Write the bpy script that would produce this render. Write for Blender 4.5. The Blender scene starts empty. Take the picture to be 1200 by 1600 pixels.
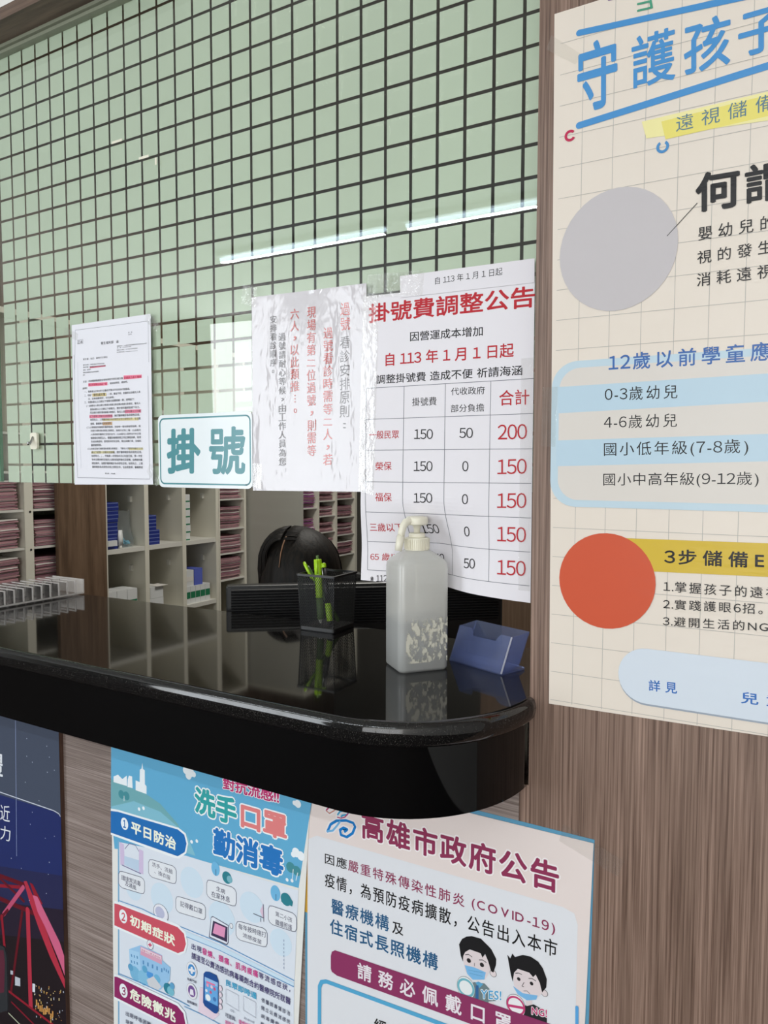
import bpy, bmesh, math, random
from mathutils import Vector, Matrix, noise as mnoise

SC = bpy.context.scene
COL = SC.collection
PI = math.pi

# ------------------------------------------------------------------ camera
cam_d = bpy.data.cameras.new('camera')
cam_d.sensor_fit = 'VERTICAL'; cam_d.sensor_height = 36.0
cam_d.lens = 1150.0 * 36.0 / 1600.0
cam_d.clip_start = 0.05
cam = bpy.data.objects.new('camera', cam_d); COL.objects.link(cam)
cam.matrix_world = Matrix(((0.866606, -0.032199, 0.497953, 1.3818),
                           (0.498988, 0.051557, -0.865074, -0.9235),
                           (0.002182, 0.998151, 0.060746, 1.3803), (0, 0, 0, 1)))
SC.camera = cam

# ------------------------------------------------------------------ view, world, daylight
SC.view_settings.view_transform = 'Standard'
SC.view_settings.look = 'None'
SC.view_settings.gamma = 1.0
SC.view_settings.use_curve_mapping = False
SC.view_settings.exposure = 0.0
w = bpy.data.worlds.new('world'); SC.world = w; w.use_nodes = True
w.node_tree.nodes['Background'].inputs[0].default_value = (0.80, 0.90, 1.0, 1)
w.node_tree.nodes['Background'].inputs[1].default_value = 1.6

def area(name, loc, target, sx, sy, power, colour):
    d = bpy.data.lights.new(name, 'AREA'); d.shape = 'RECTANGLE'; d.size = sx; d.size_y = sy
    d.energy = power; d.color = colour
    o = bpy.data.objects.new(name, d); COL.objects.link(o); o.location = loc
    o.rotation_euler = (Vector(target) - Vector(loc)).to_track_quat('-Z', 'Y').to_euler()
    return o
area('daylight_left_window', (-2.55, -4.42, 1.45), (-2.0, 0, 1.3), 1.85, 2.5, 86, (0.93, 0.97, 1.0))
area('added_right_fill', (1.9, -4.42, 1.45), (1.2, 0, 1.2), 2.6, 2.5, 67, (1.0, 0.97, 0.93))  # fill light, added at an invented window on the right
area('staff_ceiling_light', (0.2, 1.3, 2.68), (0.2, 1.3, 0), 0.6, 1.2, 30, (1.0, 0.97, 0.90))

for k in range(3): area('tube_glow', (-1.32 + 1.35 * k, -2.73, 2.685), (-1.32 + 1.35 * k, -2.73, 0), 1.2, .03, 11, (.90, .96, 1.0))

# ------------------------------------------------------------------ materials
def lin(c):
    c = c / 255.0
    return c / 12.92 if c <= 0.04045 else ((c + 0.055) / 1.055) ** 2.4
def rgb(c, k=1.0):
    return (min(.95, lin(c[0]) * k), min(.95, lin(c[1]) * k), min(.95, lin(c[2]) * k), 1)
def new_mat(name):
    m = bpy.data.materials.new(name); m.use_nodes = True
    nt = m.node_tree; return m, nt, nt.nodes['Principled BSDF'], nt.nodes['Material Output']
def node(nt, typ, **kw):
    n = nt.nodes.new(typ)
    for k, v in kw.items():
        if hasattr(n, k): setattr(n, k, v)
        else: n.inputs[k].default_value = v
    return n
def plain(name, c, rough=.5, k=1.0, metal=0, spec=.5, coat=0, coat_rough=.1):
    m, nt, b, o = new_mat(name)
    b.inputs['Base Color'].default_value = rgb(c, k); b.inputs['Roughness'].default_value = rough
    b.inputs['Metallic'].default_value = metal; b.inputs['Specular IOR Level'].default_value = spec
    b.inputs['Coat Weight'].default_value = coat; b.inputs['Coat Roughness'].default_value = coat_rough
    return m
def coords(nt, scale, rot=(0, 0, 0)):
    tc = node(nt, 'ShaderNodeTexCoord'); mp = node(nt, 'ShaderNodeMapping')
    mp.inputs['Scale'].default_value = scale; mp.inputs['Rotation'].default_value = rot
    nt.links.new(tc.outputs['Object'], mp.inputs['Vector']); return mp.outputs['Vector']
def noise(nt, vec, scale=1.0, detail=2.0, rough=.5):
    n = node(nt, 'ShaderNodeTexNoise'); n.inputs['Scale'].default_value = scale
    n.inputs['Detail'].default_value = detail; n.inputs['Roughness'].default_value = rough
    nt.links.new(vec, n.inputs['Vector']); return n.outputs['Fac']
def ramp(nt, fac, stops):
    r = node(nt, 'ShaderNodeValToRGB')
    while len(r.color_ramp.elements) < len(stops): r.color_ramp.elements.new(.5)
    for e, (p, c) in zip(r.color_ramp.elements, stops): e.position = p; e.color = c
    nt.links.new(fac, r.inputs['Fac']); return r.outputs['Color']
def mixc(nt, fac, a, b, mode='MIX'):
    m = node(nt, 'ShaderNodeMix', data_type='RGBA', blend_type=mode)
    if isinstance(fac, float): m.inputs[0].default_value = fac
    else: nt.links.new(fac, m.inputs[0])
    nt.links.new(a, m.inputs[6]); nt.links.new(b, m.inputs[7]); return m.outputs[2]
def bump(nt, b, h, strength, dist=.001, sock='Normal'):
    n = node(nt, 'ShaderNodeBump'); n.inputs['Strength'].default_value = strength; n.inputs['Distance'].default_value = dist
    nt.links.new(h, n.inputs['Height']); nt.links.new(n.outputs['Normal'], b.inputs[sock]); return n
def wood(name, dark, mid, light, horizontal=False, k=1.0, rough=.42):
    m, nt, b, o = new_mat(name)
    s = (4.0, 60, 420) if horizontal else (420, 60, 4.0)
    s2 = (1.2, 20, 60) if horizontal else (60, 20, 1.2)
    n1 = noise(nt, coords(nt, s), 1.0, 4.0, .68); n2 = noise(nt, coords(nt, s2), 1.0, 2.0, .5)
    c1 = ramp(nt, n1, [(.34, rgb(dark, k)), (.5, rgb(mid, k)), (.66, rgb(light, k))])
    c2 = ramp(nt, n2, [(.3, (.74, .72, .70, 1)), (.7, (1.06, 1.06, 1.06, 1))])
    nt.links.new(mixc(nt, 1.0, c1, c2, 'MULTIPLY'), b.inputs['Base Color'])
    b.inputs['Roughness'].default_value = rough; bump(nt, b, n1, .12, .0004); return m

M = {}
M['wood_v'] = wood('wall_laminate_vertical', (90, 67, 55), (130, 106, 93), (157, 131, 116))
M['wood_h'] = wood('wall_laminate_horizontal', (112, 96, 90), (142, 128, 122), (170, 156, 150), True)
M['wood_shaded'] = wood('header_laminate_shaded', (84, 66, 56), (104, 84, 72), (122, 100, 86), True)  # header wood, with the shade of its underside put into the colour
M['wood_door'] = wood('door_laminate', (96, 76, 60), (112, 90, 72), (124, 101, 82))
M['board_edge'] = wood('board_edge', (70, 48, 40), (92, 66, 54), (110, 82, 68))
M['white_wall'] = plain('white_paint', (232, 230, 226), .7)
M['grey_wall'] = plain('grey_paint', (150, 150, 146), .7)
M['ceiling'] = plain('ceiling_paint', (238, 238, 234), .8)
M['floor'] = plain('floor_tile', (58, 52, 48), .85, spec=.1)
M['melamine'] = plain('cream_melamine', (222, 218, 204), .45)
M['melamine_in'] = plain('white_melamine', (214, 212, 204), .5)
M['alu'] = plain('green_grey_track', (136, 140, 122), .4, spec=.5)
M['black'] = plain('black_plastic', (22, 22, 24), .38)
M['black_matte'] = plain('black_matte', (16, 16, 18), .55)
M['steel'] = plain('chrome_wire', (190, 190, 190), .25, metal=1)
M['cream_plastic'] = plain('cream_plastic', (236, 232, 214), .35)
M['white_plastic'] = plain('white_plastic', (232, 230, 222), .32)
M['screen'] = plain('screen_dark', (20, 24, 30), .15)
M['bright_green'] = plain('bright_green_plastic', (168, 214, 34), .3)
M['dark_green'] = plain('dark_green_rubber', (86, 112, 60), .5)
M['skin'] = plain('skin', (214, 168, 140), .5)
M['scalp'] = plain('scalp', (150, 112, 86), .6)
M['shirt'] = plain('pale_shirt', (196, 206, 214), .8)
M['trouser'] = plain('dark_trousers', (48, 50, 60), .8)
M['pink'] = plain('folder_pink', (184, 140, 146), .7); M['pink2'] = plain('folder_mauve', (152, 108, 120), .7)
M['violet'] = plain('folder_violet', (150, 86, 140), .7); M['paper'] = plain('paper_white', (226, 222, 216), .7)
M['blue_box'] = plain('carton_blue', (38, 52, 128), .4); M['blue_edge'] = plain('carton_pale_blue', (110, 124, 184), .4)
M['white_box'] = plain('carton_white', (222, 224, 224), .45); M['green_box'] = plain('carton_green', (34, 122, 84), .45); M['mid_blue'] = plain('carton_mid_blue', (92, 106, 196), .45)
M['tablet'] = plain('tablets_blue', (120, 190, 214), .3)
M['dot'] = plain('screw_cap', (30, 28, 28), .5)

def granite():
    m, nt, b, o = new_mat('black_granite')
    n = noise(nt, coords(nt, (900, 900, 900)), 1.0, 3.0, .6)
    n2 = noise(nt, coords(nt, (320, 320, 320)), 1.0, 2.0, .6)
    c = ramp(nt, n, [(.50, (.004, .004, .0045, 1)), (.62, (.014, .013, .012, 1)), (.74, (.16, .15, .135, 1))])
    c2 = ramp(nt, n2, [(.66, (0, 0, 0, 1)), (.76, (.02, .018, .014, 1))])
    nt.links.new(mixc(nt, 1.0, c, c2, 'ADD'), b.inputs['Base Color'])
    b.inputs['Roughness'].default_value = .05; b.inputs['IOR'].default_value = 1.55
    return m
M['granite'] = granite()
M['apron'] = plain('black_gloss_laminate', (5, 5, 6), .03, spec=.4)

def thin_glass(name, tint, refl_rough=.0, base=0.0, fac_add=0.0, body=None, body_fac=0.0, ior=1.5, bump_scale=None, bump_s=.3):
    """clear sheet: see-through with a mirror share that follows Fresnel, and an optional milky share"""
    m, nt, b, o = new_mat(name); nt.nodes.remove(b)
    tr = node(nt, 'ShaderNodeBsdfTransparent'); tr.inputs[0].default_value = tint
    gl = node(nt, 'ShaderNodeBsdfGlossy'); gl.inputs['Roughness'].default_value = refl_rough; gl.inputs[0].default_value = (1, 1, 1, 1)
    fr = node(nt, 'ShaderNodeFresnel'); ge = node(nt, 'ShaderNodeNewGeometry')
    io = node(nt, 'ShaderNodeMix', data_type='FLOAT'); io.inputs[2].default_value = ior; io.inputs[3].default_value = 1 / ior
    nt.links.new(ge.outputs['Backfacing'], io.inputs[0]); nt.links.new(io.outputs[0], fr.inputs[0])   # same mirror share on both faces of a thin sheet
    first = tr.outputs[0]
    if body:
        df = node(nt, 'ShaderNodeBsdfDiffuse'); df.inputs[0].default_value = body
        tl = node(nt, 'ShaderNodeBsdfTranslucent'); tl.inputs[0].default_value = body
        mx0 = node(nt, 'ShaderNodeMixShader'); mx0.inputs[0].default_value = .5
        nt.links.new(df.outputs[0], mx0.inputs[1]); nt.links.new(tl.outputs[0], mx0.inputs[2])
        mx1 = node(nt, 'ShaderNodeMixShader'); mx1.inputs[0].default_value = body_fac
        nt.links.new(tr.outputs[0], mx1.inputs[1]); nt.links.new(mx0.outputs[0], mx1.inputs[2]); first = mx1.outputs[0]
    mx = node(nt, 'ShaderNodeMixShader')
    ad = node(nt, 'ShaderNodeMath', operation='ADD'); ad.inputs[1].default_value = fac_add; ad.use_clamp = True
    nt.links.new(fr.outputs[0], ad.inputs[0]); nt.links.new(ad.outputs[0], mx.inputs[0])
    nt.links.new(first, mx.inputs[1]); nt.links.new(gl.outputs[0], mx.inputs[2]); nt.links.new(mx.outputs[0], o.inputs[0])
    if bump_scale:
        h = noise(nt, coords(nt, bump_scale), 1.0, 3.0, .55)
        bp = node(nt, 'ShaderNodeBump'); bp.inputs['Strength'].default_value = bump_s; bp.inputs['Distance'].default_value = .002
        nt.links.new(h, bp.inputs['Height']); nt.links.new(bp.outputs[0], gl.inputs['Normal']); nt.links.new(bp.outputs[0], fr.inputs['Normal'])
    return m
M['glass'] = thin_glass('window_glass', (.97, .985, .97, 1))
M['glass_edge'] = plain('green_glass_edge', (96, 140, 112), .2)
M['tape'] = thin_glass('clear_tape', (.99, .99, .985, 1), .10, body=(.9, .9, .9, 1), body_fac=.03, bump_scale=(90, 30, 60), bump_s=.5, ior=1.42)
M['acrylic'] = thin_glass('clear_acrylic', (.992, .99, .99, 1), .06, body=(.82, .80, .80, 1), body_fac=.015)
M['acrylic_edge'] = thin_glass('acrylic_edge', (.97, .96, .96, 1), .15, body=(.9, .88, .87, 1), body_fac=.58)
M['blue_acrylic'] = thin_glass('blue_plastic', (.74, .80, .96, 1), .12, body=(.40, .47, .72, 1), body_fac=.22)
M['bag'] = thin_glass('clear_bag', (.93, .95, .96, 1), .12, body=(.7, .74, .76, 1), body_fac=.15, bump_scale=(60, 60, 60), bump_s=.8)
M['bottle'] = thin_glass('milky_polyethylene', (.86, .87, .85, 1), .22, body=(.92, .92, .885, 1), body_fac=.74, ior=1.45)
M['liquid'] = thin_glass('clear_liquid', (.40, .46, .54, 1), .02, body=(.16, .21, .27, 1), body_fac=.8, ior=1.33)

def film():
    m, nt, b, o = new_mat('frosted_green_film')
    n = noise(nt, coords(nt, (2.2, 2.2, 1.6)), 1.0, 2.0)
    nt.links.new(ramp(nt, n, [(.3, rgb((190, 200, 182))), (.7, rgb((195, 206, 187)))]), b.inputs['Base Color'])
    b.inputs['Roughness'].default_value = .6; return m
M['film'] = film()
def residue():
    m, nt, b, o = new_mat('torn_label_residue')
    n = noise(nt, coords(nt, (95, 95, 60)), 1.0, 5.0, .65)
    fac = ramp(nt, n, [(.50, (0, 0, 0, 1)), (.53, (1, 1, 1, 1))])
    b.inputs['Base Color'].default_value = rgb((212, 210, 196)); b.inputs['Roughness'].default_value = .7
    tr = node(nt, 'ShaderNodeBsdfTransparent'); mx = node(nt, 'ShaderNodeMixShader')
    nt.links.new(fac, mx.inputs[0]); nt.links.new(tr.outputs[0], mx.inputs[1]); nt.links.new(b.outputs[0], mx.inputs[2]); nt.links.new(mx.outputs[0], o.inputs[0])
    return m
M['residue'] = residue()
def hair():
    m, nt, b, o = new_mat('black_hair')
    n = noise(nt, coords(nt, (140, 140, 10)), 1.0, 3.0, .6)
    nt.links.new(ramp(nt, n, [(.35, rgb((8, 8, 9))), (.7, rgb((34, 27, 22)))]), b.inputs['Base Color'])
    b.inputs['Roughness'].default_value = .6; b.inputs['Specular IOR Level'].default_value = .25; bump(nt, b, n, .6, .0015); return m
M['hair'] = hair()
PAPER = {}
def finish(name, c, rough, coat, coat_rough, wr=None, wr_s=.3, k=1.0):
    """printed stock: same gloss for the sheet and every ink on it"""
    key = (name, c)
    if key in PAPER: return PAPER[key]
    m = plain('%s_ink_%d_%d_%d' % ((name,) + tuple(c)), c, rough, k, coat=coat, coat_rough=coat_rough, spec=.25)
    if name == 'laminated_notice': m.node_tree.nodes['Principled BSDF'].inputs['Coat IOR'].default_value = 1.5
    if wr:
        nt = m.node_tree; b = nt.nodes['Principled BSDF']
        h = noise(nt, coords(nt, wr), 1.0, 4.0, .6); bump(nt, b, h, wr_s, .004, 'Coat Normal')
    PAPER[key] = m; return m
# ------------------------------------------------------------------ mesh helpers
class MB:
    """collects shapes and links them as ONE mesh object"""
    def __init__(s): s.v = []; s.f = []; s.m = []; s.sm = []; s.mats = []
    def mi(s, mat):
        if mat not in s.mats: s.mats.append(mat)
        return s.mats.index(mat)
    def add(s, vs, fs, mat, smooth=False):
        o = len(s.v); k = s.mi(mat); s.v.extend(vs)
        for f in fs: s.f.append([o + i for i in f]); s.m.append(k); s.sm.append(smooth)
    def box(s, x0, y0, z0, x1, y1, z1, mat, T=None):
        vs = [(x0, y0, z0), (x1, y0, z0), (x1, y1, z0), (x0, y1, z0), (x0, y0, z1), (x1, y0, z1), (x1, y1, z1), (x0, y1, z1)]
        if T: vs = [tuple(T @ Vector(v)) for v in vs]
        s.add(vs, [(0, 3, 2, 1), (4, 5, 6, 7), (0, 1, 5, 4), (1, 2, 6, 5), (2, 3, 7, 6), (3, 0, 4, 7)], mat)
    def prism(s, pts, z0, z1, mat, T=None, smooth=False):
        n = len(pts); vs = [(x, y, z0) for x, y in pts] + [(x, y, z1) for x, y in pts]
        if T: vs = [tuple(T @ Vector(v)) for v in vs]
        s.add(vs, [tuple(range(n - 1, -1, -1)), tuple(range(n, 2 * n))], mat)
        o = len(s.v) - 2 * n; k = s.mi(mat)
        for i in range(n):
            j = (i + 1) % n; s.f.append([o + i, o + j, o + n + j, o + n + i]); s.m.append(k); s.sm.append(smooth)
    def loft(s, rings, mat, cap=True, smooth=True, T=None):
        n = len(rings[0]); vs = [tuple(p) for r in rings for p in r]
        if T: vs = [tuple(T @ Vector(v)) for v in vs]
        fs = []
        for a in range(len(rings) - 1):
            for i in range(n):
                j = (i + 1) % n; fs.append((a * n + i, a * n + j, (a + 1) * n + j, (a + 1) * n + i))
        s.add(vs, fs, mat, smooth)
        if cap:
            o = len(s.v) - len(vs); k = s.mi(mat)
            s.f.append([o + i for i in range(n - 1, -1, -1)]); s.m.append(k); s.sm.append(False)
            s.f.append([o + (len(rings) - 1) * n + i for i in range(n)]); s.m.append(k); s.sm.append(False)
    def lathe(s, prof, mat, n=32, T=None, c=(0, 0), smooth=True):
        s.loft([[(c[0] + r * math.cos(2 * PI * i / n), c[1] + r * math.sin(2 * PI * i / n), z) for i in range(n)] for r, z in prof], mat, True, smooth, T)
    def tube(s, path, r, mat, n=10, smooth=True):
        P = [Vector(p) for p in path]; R = r if isinstance(r, (list, tuple)) else [r] * len(P)
        rings = []; up = Vector((0, 0, 1))
        t0 = (P[1] - P[0]).normalized(); a = t0.orthogonal().normalized()
        for i, p in enumerate(P):
            t = (P[min(i + 1, len(P) - 1)] - P[max(i - 1, 0)]).normalized()
            a = (a - t * a.dot(t)).normalized(); b = t.cross(a)
            rings.append([p + (a * math.cos(2 * PI * k / n) + b * math.sin(2 * PI * k / n)) * R[i] for k in range(n)])
        s.loft(rings, mat, True, smooth)
    def ball(s, c, r, mat, n=20, h=12, T=None):
        rx, ry, rz = r if isinstance(r, (tuple, list)) else (r, r, r)
        s.loft([[(c[0] + rx * math.sin(PI * (j + .02) / (h + .04)) * math.cos(2 * PI * i / n), c[1] + ry * math.sin(PI * (j + .02) / (h + .04)) * math.sin(2 * PI * i / n), c[2] - rz * math.cos(PI * (j + .02) / (h + .04))) for i in range(n)] for j in range(h + 1)], mat, True, True, T)
    def build(s, name, parent=None, loc=None, bevel=0, seg=2):
        me = bpy.data.meshes.new(name)
        if loc: L = Vector(loc); vs = [tuple(Vector(v) - L) for v in s.v]
        else: vs = s.v
        me.from_pydata([tuple(v) for v in vs], [], s.f)
        for mt in s.mats: me.materials.append(mt)
        me.polygons.foreach_set('material_index', s.m); me.polygons.foreach_set('use_smooth', s.sm); me.update()
        o = bpy.data.objects.new(name, me); COL.objects.link(o)
        if loc: o.location = loc
        if parent:
            o.parent = parent
            if loc is None and parent.type == 'EMPTY' and not parent.get('local'):
                o.matrix_parent_inverse = Matrix.Translation(-parent.location)
        if bevel:
            b = o.modifiers.new('bevel', 'BEVEL'); b.width = bevel; b.segments = seg; b.limit_method = 'ANGLE'; b.angle_limit = .6
        return o
def tag(o, label, cat, group=None, kind=None):
    o['label'] = label; o['category'] = cat
    if group: o['group'] = group
    if kind: o['kind'] = kind
    return o
def thing(name, label, cat, loc=(0, 0, 0), group=None, local=False):
    o = bpy.data.objects.new(name, None); COL.objects.link(o); o.location = loc; o.empty_display_size = .05
    if local: o['local'] = 1
    return tag(o, label, cat, group)
def struct(mb, name, parent=None, bevel=0):
    o = mb.build(name, parent, bevel=bevel); o['kind'] = 'structure'; return o
def dup(root, loc, label=None, group=None, rz=None):
    r = root.copy(); COL.objects.link(r); r.location = loc
    if rz is not None: r.rotation_euler = (r.rotation_euler[0], r.rotation_euler[1], rz)
    if label: r['label'] = label
    if group: r['group'] = group
    for ch in list(root.children):
        c = ch.copy(); COL.objects.link(c); inv = ch.matrix_parent_inverse.copy(); c.parent = r; c.matrix_parent_inverse = inv
        for g in ch.children:
            d = g.copy(); COL.objects.link(d); inv = g.matrix_parent_inverse.copy(); d.parent = c; d.matrix_parent_inverse = inv
    return r
def arc(cx, cy, rx, ry, a0, a1, n):
    return [(cx + rx * math.cos(a0 + (a1 - a0) * i / n), cy + ry * math.sin(a0 + (a1 - a0) * i / n)) for i in range(n + 1)]
def rrect(x0, y0, x1, y1, r, n=5):
    p = []
    for cx, cy, a in ((x1 - r, y0 + r, -PI / 2), (x1 - r, y1 - r, 0), (x0 + r, y1 - r, PI / 2), (x0 + r, y0 + r, PI)):
        p += arc(cx, cy, r, r, a, a + PI / 2, n)
    return p

# lettering: Blender's own built-in font, turned into mesh
GLYPH = {}
def one(chr_):
    if chr_ not in GLYPH:
        cu = bpy.data.curves.new('lettering', 'FONT'); cu.body = chr_; cu.resolution_u = 3
        ob = bpy.data.objects.new('lettering', cu); COL.objects.link(ob)
        dg = bpy.context.evaluated_depsgraph_get(); me = bpy.data.meshes.new_from_object(ob.evaluated_get(dg))
        GLYPH[chr_] = ([(v.co.x, v.co.y) for v in me.vertices], [tuple(p.vertices) for p in me.polygons])
        bpy.data.objects.remove(ob); bpy.data.curves.remove(cu); bpy.data.meshes.remove(me)
    return GLYPH[chr_]
EM = None
def glyphs(txt, off=0, sp=1.0):
    global EM
    if EM is None:
        v = one('國國')[0]; w_ = one('國')[0]; EM = (max(p[0] for p in v) - min(p[0] for p in v)) - (max(p[0] for p in w_) - min(p[0] for p in w_))
    vs = []; fs = []; x = 0
    for c in txt:
        if c in ' \u3000': x += EM * (.32 if c == ' ' else 1) * sp; continue
        d = chr(ord(c) - 0x20 + 0xFF00) if c in '0123456789' else c
        gv, gf = one(d); a = min(p[0] for p in gv); e = max(p[0] for p in gv)
        if c in '0123456789': adv = EM * .56; dx = x + adv / 2 - (.5 * EM if c == '1' else (a + e) / 2)
        elif ord(c) < 0x2E80 and c not in '※': adv = (e - a) + EM * .10; dx = x - a + EM * .05
        else: adv = EM; dx = x
        o = len(vs); vs += [(p[0] + dx, p[1]) for p in gv]; fs += [tuple(o + k for k in f) for f in gf]; x += adv * sp
    xs = [v[0] for v in vs]; ys = [v[1] for v in vs]
    return vs, fs, min(xs), min(ys), max(xs), max(ys)

class Sheet:
    """a sheet of printed stock standing in the XZ plane, facing -Y: paper and ink in one mesh"""
    def __init__(s, name, y, base, fin, bend=None):
        s.name = name; s.y = y; s.mb = MB(); s.fin = fin; s.bend = bend; s.n = 0; s.base = base; s.clip = None
    def mat(s, c): return finish(s.name, c, *s.fin)
    def paper(s, pts, thick=.0003, mat=None, nx=14, nz=14):
        # pts: bl, br, tr, tl
        bl, br, tr, tl = [Vector(p) for p in pts]; m = mat or s.mat(s.base)
        vs = []; fs = []
        for layer in (0, thick):
            for j in range(nz + 1):
                for i in range(nx + 1):
                    u, v = i / nx, j / nz
                    p = (bl * (1 - u) + br * u) * (1 - v) + (tl * (1 - u) + tr * u) * v
                    vs.append((p[0], s.y + layer, p[1]))
        N = (nx + 1) * (nz + 1); W = nx + 1
        for j in range(nz):
            for i in range(nx):
                a = j * W + i; fs.append((a, a + 1, a + W + 1, a + W)); fs.append((N + a, N + a + W, N + a + W + 1, N + a + 1))
        rim = [i for i in range(W)] + [j * W + nx for j in range(1, nz + 1)] + [nz * W + i for i in range(nx - 1, -1, -1)] + [j * W for j in range(nz - 1, 0, -1)]
        for a, b in zip(rim, rim[1:] + rim[:1]): fs.append((a, N + a, N + b, b))
        s.mb.add(vs, fs, m)
    def put(s, vs, fs, c, up=True):
        y = s.y - .00012 - .000008 * s.n
        if up: s.n += 1
        s.mb.add([(x, y, z) for x, z in vs], fs, s.mat(c))
    def poly(s, pts, c):
        if s.clip:                                   # ink ends at the paper's edge
            for ax, lim, sg in ((0, s.clip[0], 1), (1, s.clip[1], 1), (0, s.clip[2], -1), (1, s.clip[3], -1)):
                out = []
                for p, q in zip(pts, pts[1:] + pts[:1]):
                    ip, iq = (p[ax] - lim) * sg >= 0, (q[ax] - lim) * sg >= 0
                    if ip: out.append(p)
                    if ip != iq: t = (lim - p[ax]) / (q[ax] - p[ax]); out.append((p[0] + (q[0] - p[0]) * t, p[1] + (q[1] - p[1]) * t))
                pts = out
                if len(pts) < 3: return
        a = sum(pts[i][0] * pts[(i + 1) % len(pts)][1] - pts[(i + 1) % len(pts)][0] * pts[i][1] for i in range(len(pts)))
        if a < 0: pts = pts[::-1]
        s.put(pts, [tuple(range(len(pts)))], c)
    def ell(s, cx, cz, rx, rz, c, n=40): s.put([(cx + rx * math.cos(2 * PI * i / n), cz + rz * math.sin(2 * PI * i / n)) for i in range(n)], [tuple(range(n))], c)
    def ring(s, cx, cz, r, wd, c, a0=0, a1=360, n=48):
        vs = []
        for i in range(n + 1):
            a = math.radians(a0 + (a1 - a0) * i / n)
            for q in (r - wd / 2, r + wd / 2): vs.append((cx + q * math.cos(a), cz + q * math.sin(a)))
        s.put(vs, [(2 * i, 2 * i + 1, 2 * i + 3, 2 * i + 2) for i in range(n)], c)
    def line(s, pts, wd, c, closed=0):
        if closed: pts = list(pts) + [pts[0]]
        if s.clip:
            m_ = wd / 2; keep = []
            for a, b in zip(pts, pts[1:]):
                t0, t1 = 0., 1.
                for ax, lo, hi in ((0, s.clip[0] + m_, s.clip[2] - m_), (1, s.clip[1] + m_, s.clip[3] - m_)):
                    d = b[ax] - a[ax]
                    if abs(d) < 1e-9:
                        if not lo <= a[ax] <= hi: t0, t1 = 1., 0.
                        continue
                    u, v = sorted(((lo - a[ax]) / d, (hi - a[ax]) / d)); t0, t1 = max(t0, u), min(t1, v)
                if t0 < t1: keep.append(((a[0] + (b[0] - a[0]) * t0, a[1] + (b[1] - a[1]) * t0), (a[0] + (b[0] - a[0]) * t1, a[1] + (b[1] - a[1]) * t1)))
            if len(keep) != len(pts) - 1 or any(k[0] != a or k[1] != b for k, a, b in zip(keep, pts, pts[1:])):
                cl = s.clip; s.clip = None
                for k in keep: s.line(list(k), wd, c)
                s.clip = cl; return
        if s.bend:
            cut = [pts[0]]
            for a, b in zip(pts, pts[1:]):
                k = max(1, int(math.hypot(b[0] - a[0], b[1] - a[1]) / .006)); cut += [(a[0] + (b[0] - a[0]) * i / k, a[1] + (b[1] - a[1]) * i / k) for i in range(1, k + 1)]
            pts = cut
        vs = []; fs = []
        for a, b in zip(pts, pts[1:]):
            d = Vector((b[0] - a[0], b[1] - a[1]))
            if d.length < 1e-9: continue
            d.normalize(); nrm = Vector((-d.y, d.x)) * wd / 2; o = len(vs)
            vs += [(a[0] - nrm.x, a[1] - nrm.y), (b[0] - nrm.x, b[1] - nrm.y), (b[0] + nrm.x, b[1] + nrm.y), (a[0] + nrm.x, a[1] + nrm.y)]; fs.append((o, o + 1, o + 2, o + 3))
        s.put(vs, fs, c)
        if wd > .0018:
            vs = []; fs = []
            for p in pts:
                o = len(vs); vs += [(p[0] + wd / 2 * math.cos(2 * PI * i / 16), p[1] + wd / 2 * math.sin(2 * PI * i / 16)) for i in range(16)]; fs.append(tuple(range(o, o + 16)))
            s.put(vs, fs, c)
    def text(s, txt, q, c, bold=0, sp=1.0, base=None):
        vs, fs, x0, y0, x1, y1 = glyphs(txt, 0, sp)
        P0, PX, PZ = Vector(q[0:2]), Vector(q[2:4]), Vector(q[4:6]); ex = (PX - P0) / max(x1 - x0, 1e-6); ez = (PZ - P0) / max(y1 - y0, 1e-6)
        # keep the printed edges level with the given box
        ins = (base if base is not None else bold) * .55; bold = bold * .55 if base is None else ins + .05; sx = 1 - 2 * ins / max(x1 - x0, .3); sy = 1 - 2 * ins / max(y1 - y0, .3)
        n = 4 if bold <= .012 else (6 if bold <= .03 else 10)
        offs = [(0, 0)]
        if bold > .003: offs += [(bold * math.cos(2 * PI * (k + .5) / n), bold * math.sin(2 * PI * (k + .5) / n)) for k in range(n)]
        if bold > .06: offs += [(bold * .5 * math.cos(2 * PI * k / 6), bold * .5 * math.sin(2 * PI * k / 6)) for k in range(6)]
        for k, (dx, dy) in enumerate(offs):
            pts = []
            for x, y in vs:
                p = P0 + ex * ((x - x0) * sx + ins + dx) + ez * ((y - y0) * sy + ins + dy); pts.append((p.x, p.y))
            y = s.y - .00012 - .000008 * s.n - .0000006 * k
            s.mb.add([(a, y, b) for a, b in pts], fs, s.mat(c))
        s.n += 2
    def run(s, ops):
        for o in ops:
            t = o[0]
            if t == 'P': s.poly(o[1], o[2])
            elif t == 'L': s.line(o[1], o[2], o[3], o[4])
            elif t == 'E': s.ell(*o[1:])
            elif t == 'O': s.ring(*o[1:])
            elif t == 'RR': s.poly(rrect(o[1], o[2], o[3], o[4], o[5], 8), o[6])
            elif t == 'RO': s.line(rrect(o[1], o[2], o[3], o[4], o[5], 8), o[6], o[7], 1)
            elif t == 'T': s.text(*o[1:])
    def done(s, label, cat, kind=None):
        if s.bend:
            s.mb.v = [(x, y + s.bend(x, z), z) for x, y, z in s.mb.v]
        xs = [v[0] for v in s.mb.v]; zs = [v[2] for v in s.mb.v]
        o = s.mb.build(s.name, loc=((min(xs) + max(xs)) / 2, s.y, min(zs))); tag(o, label, cat)
        return o
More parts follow.
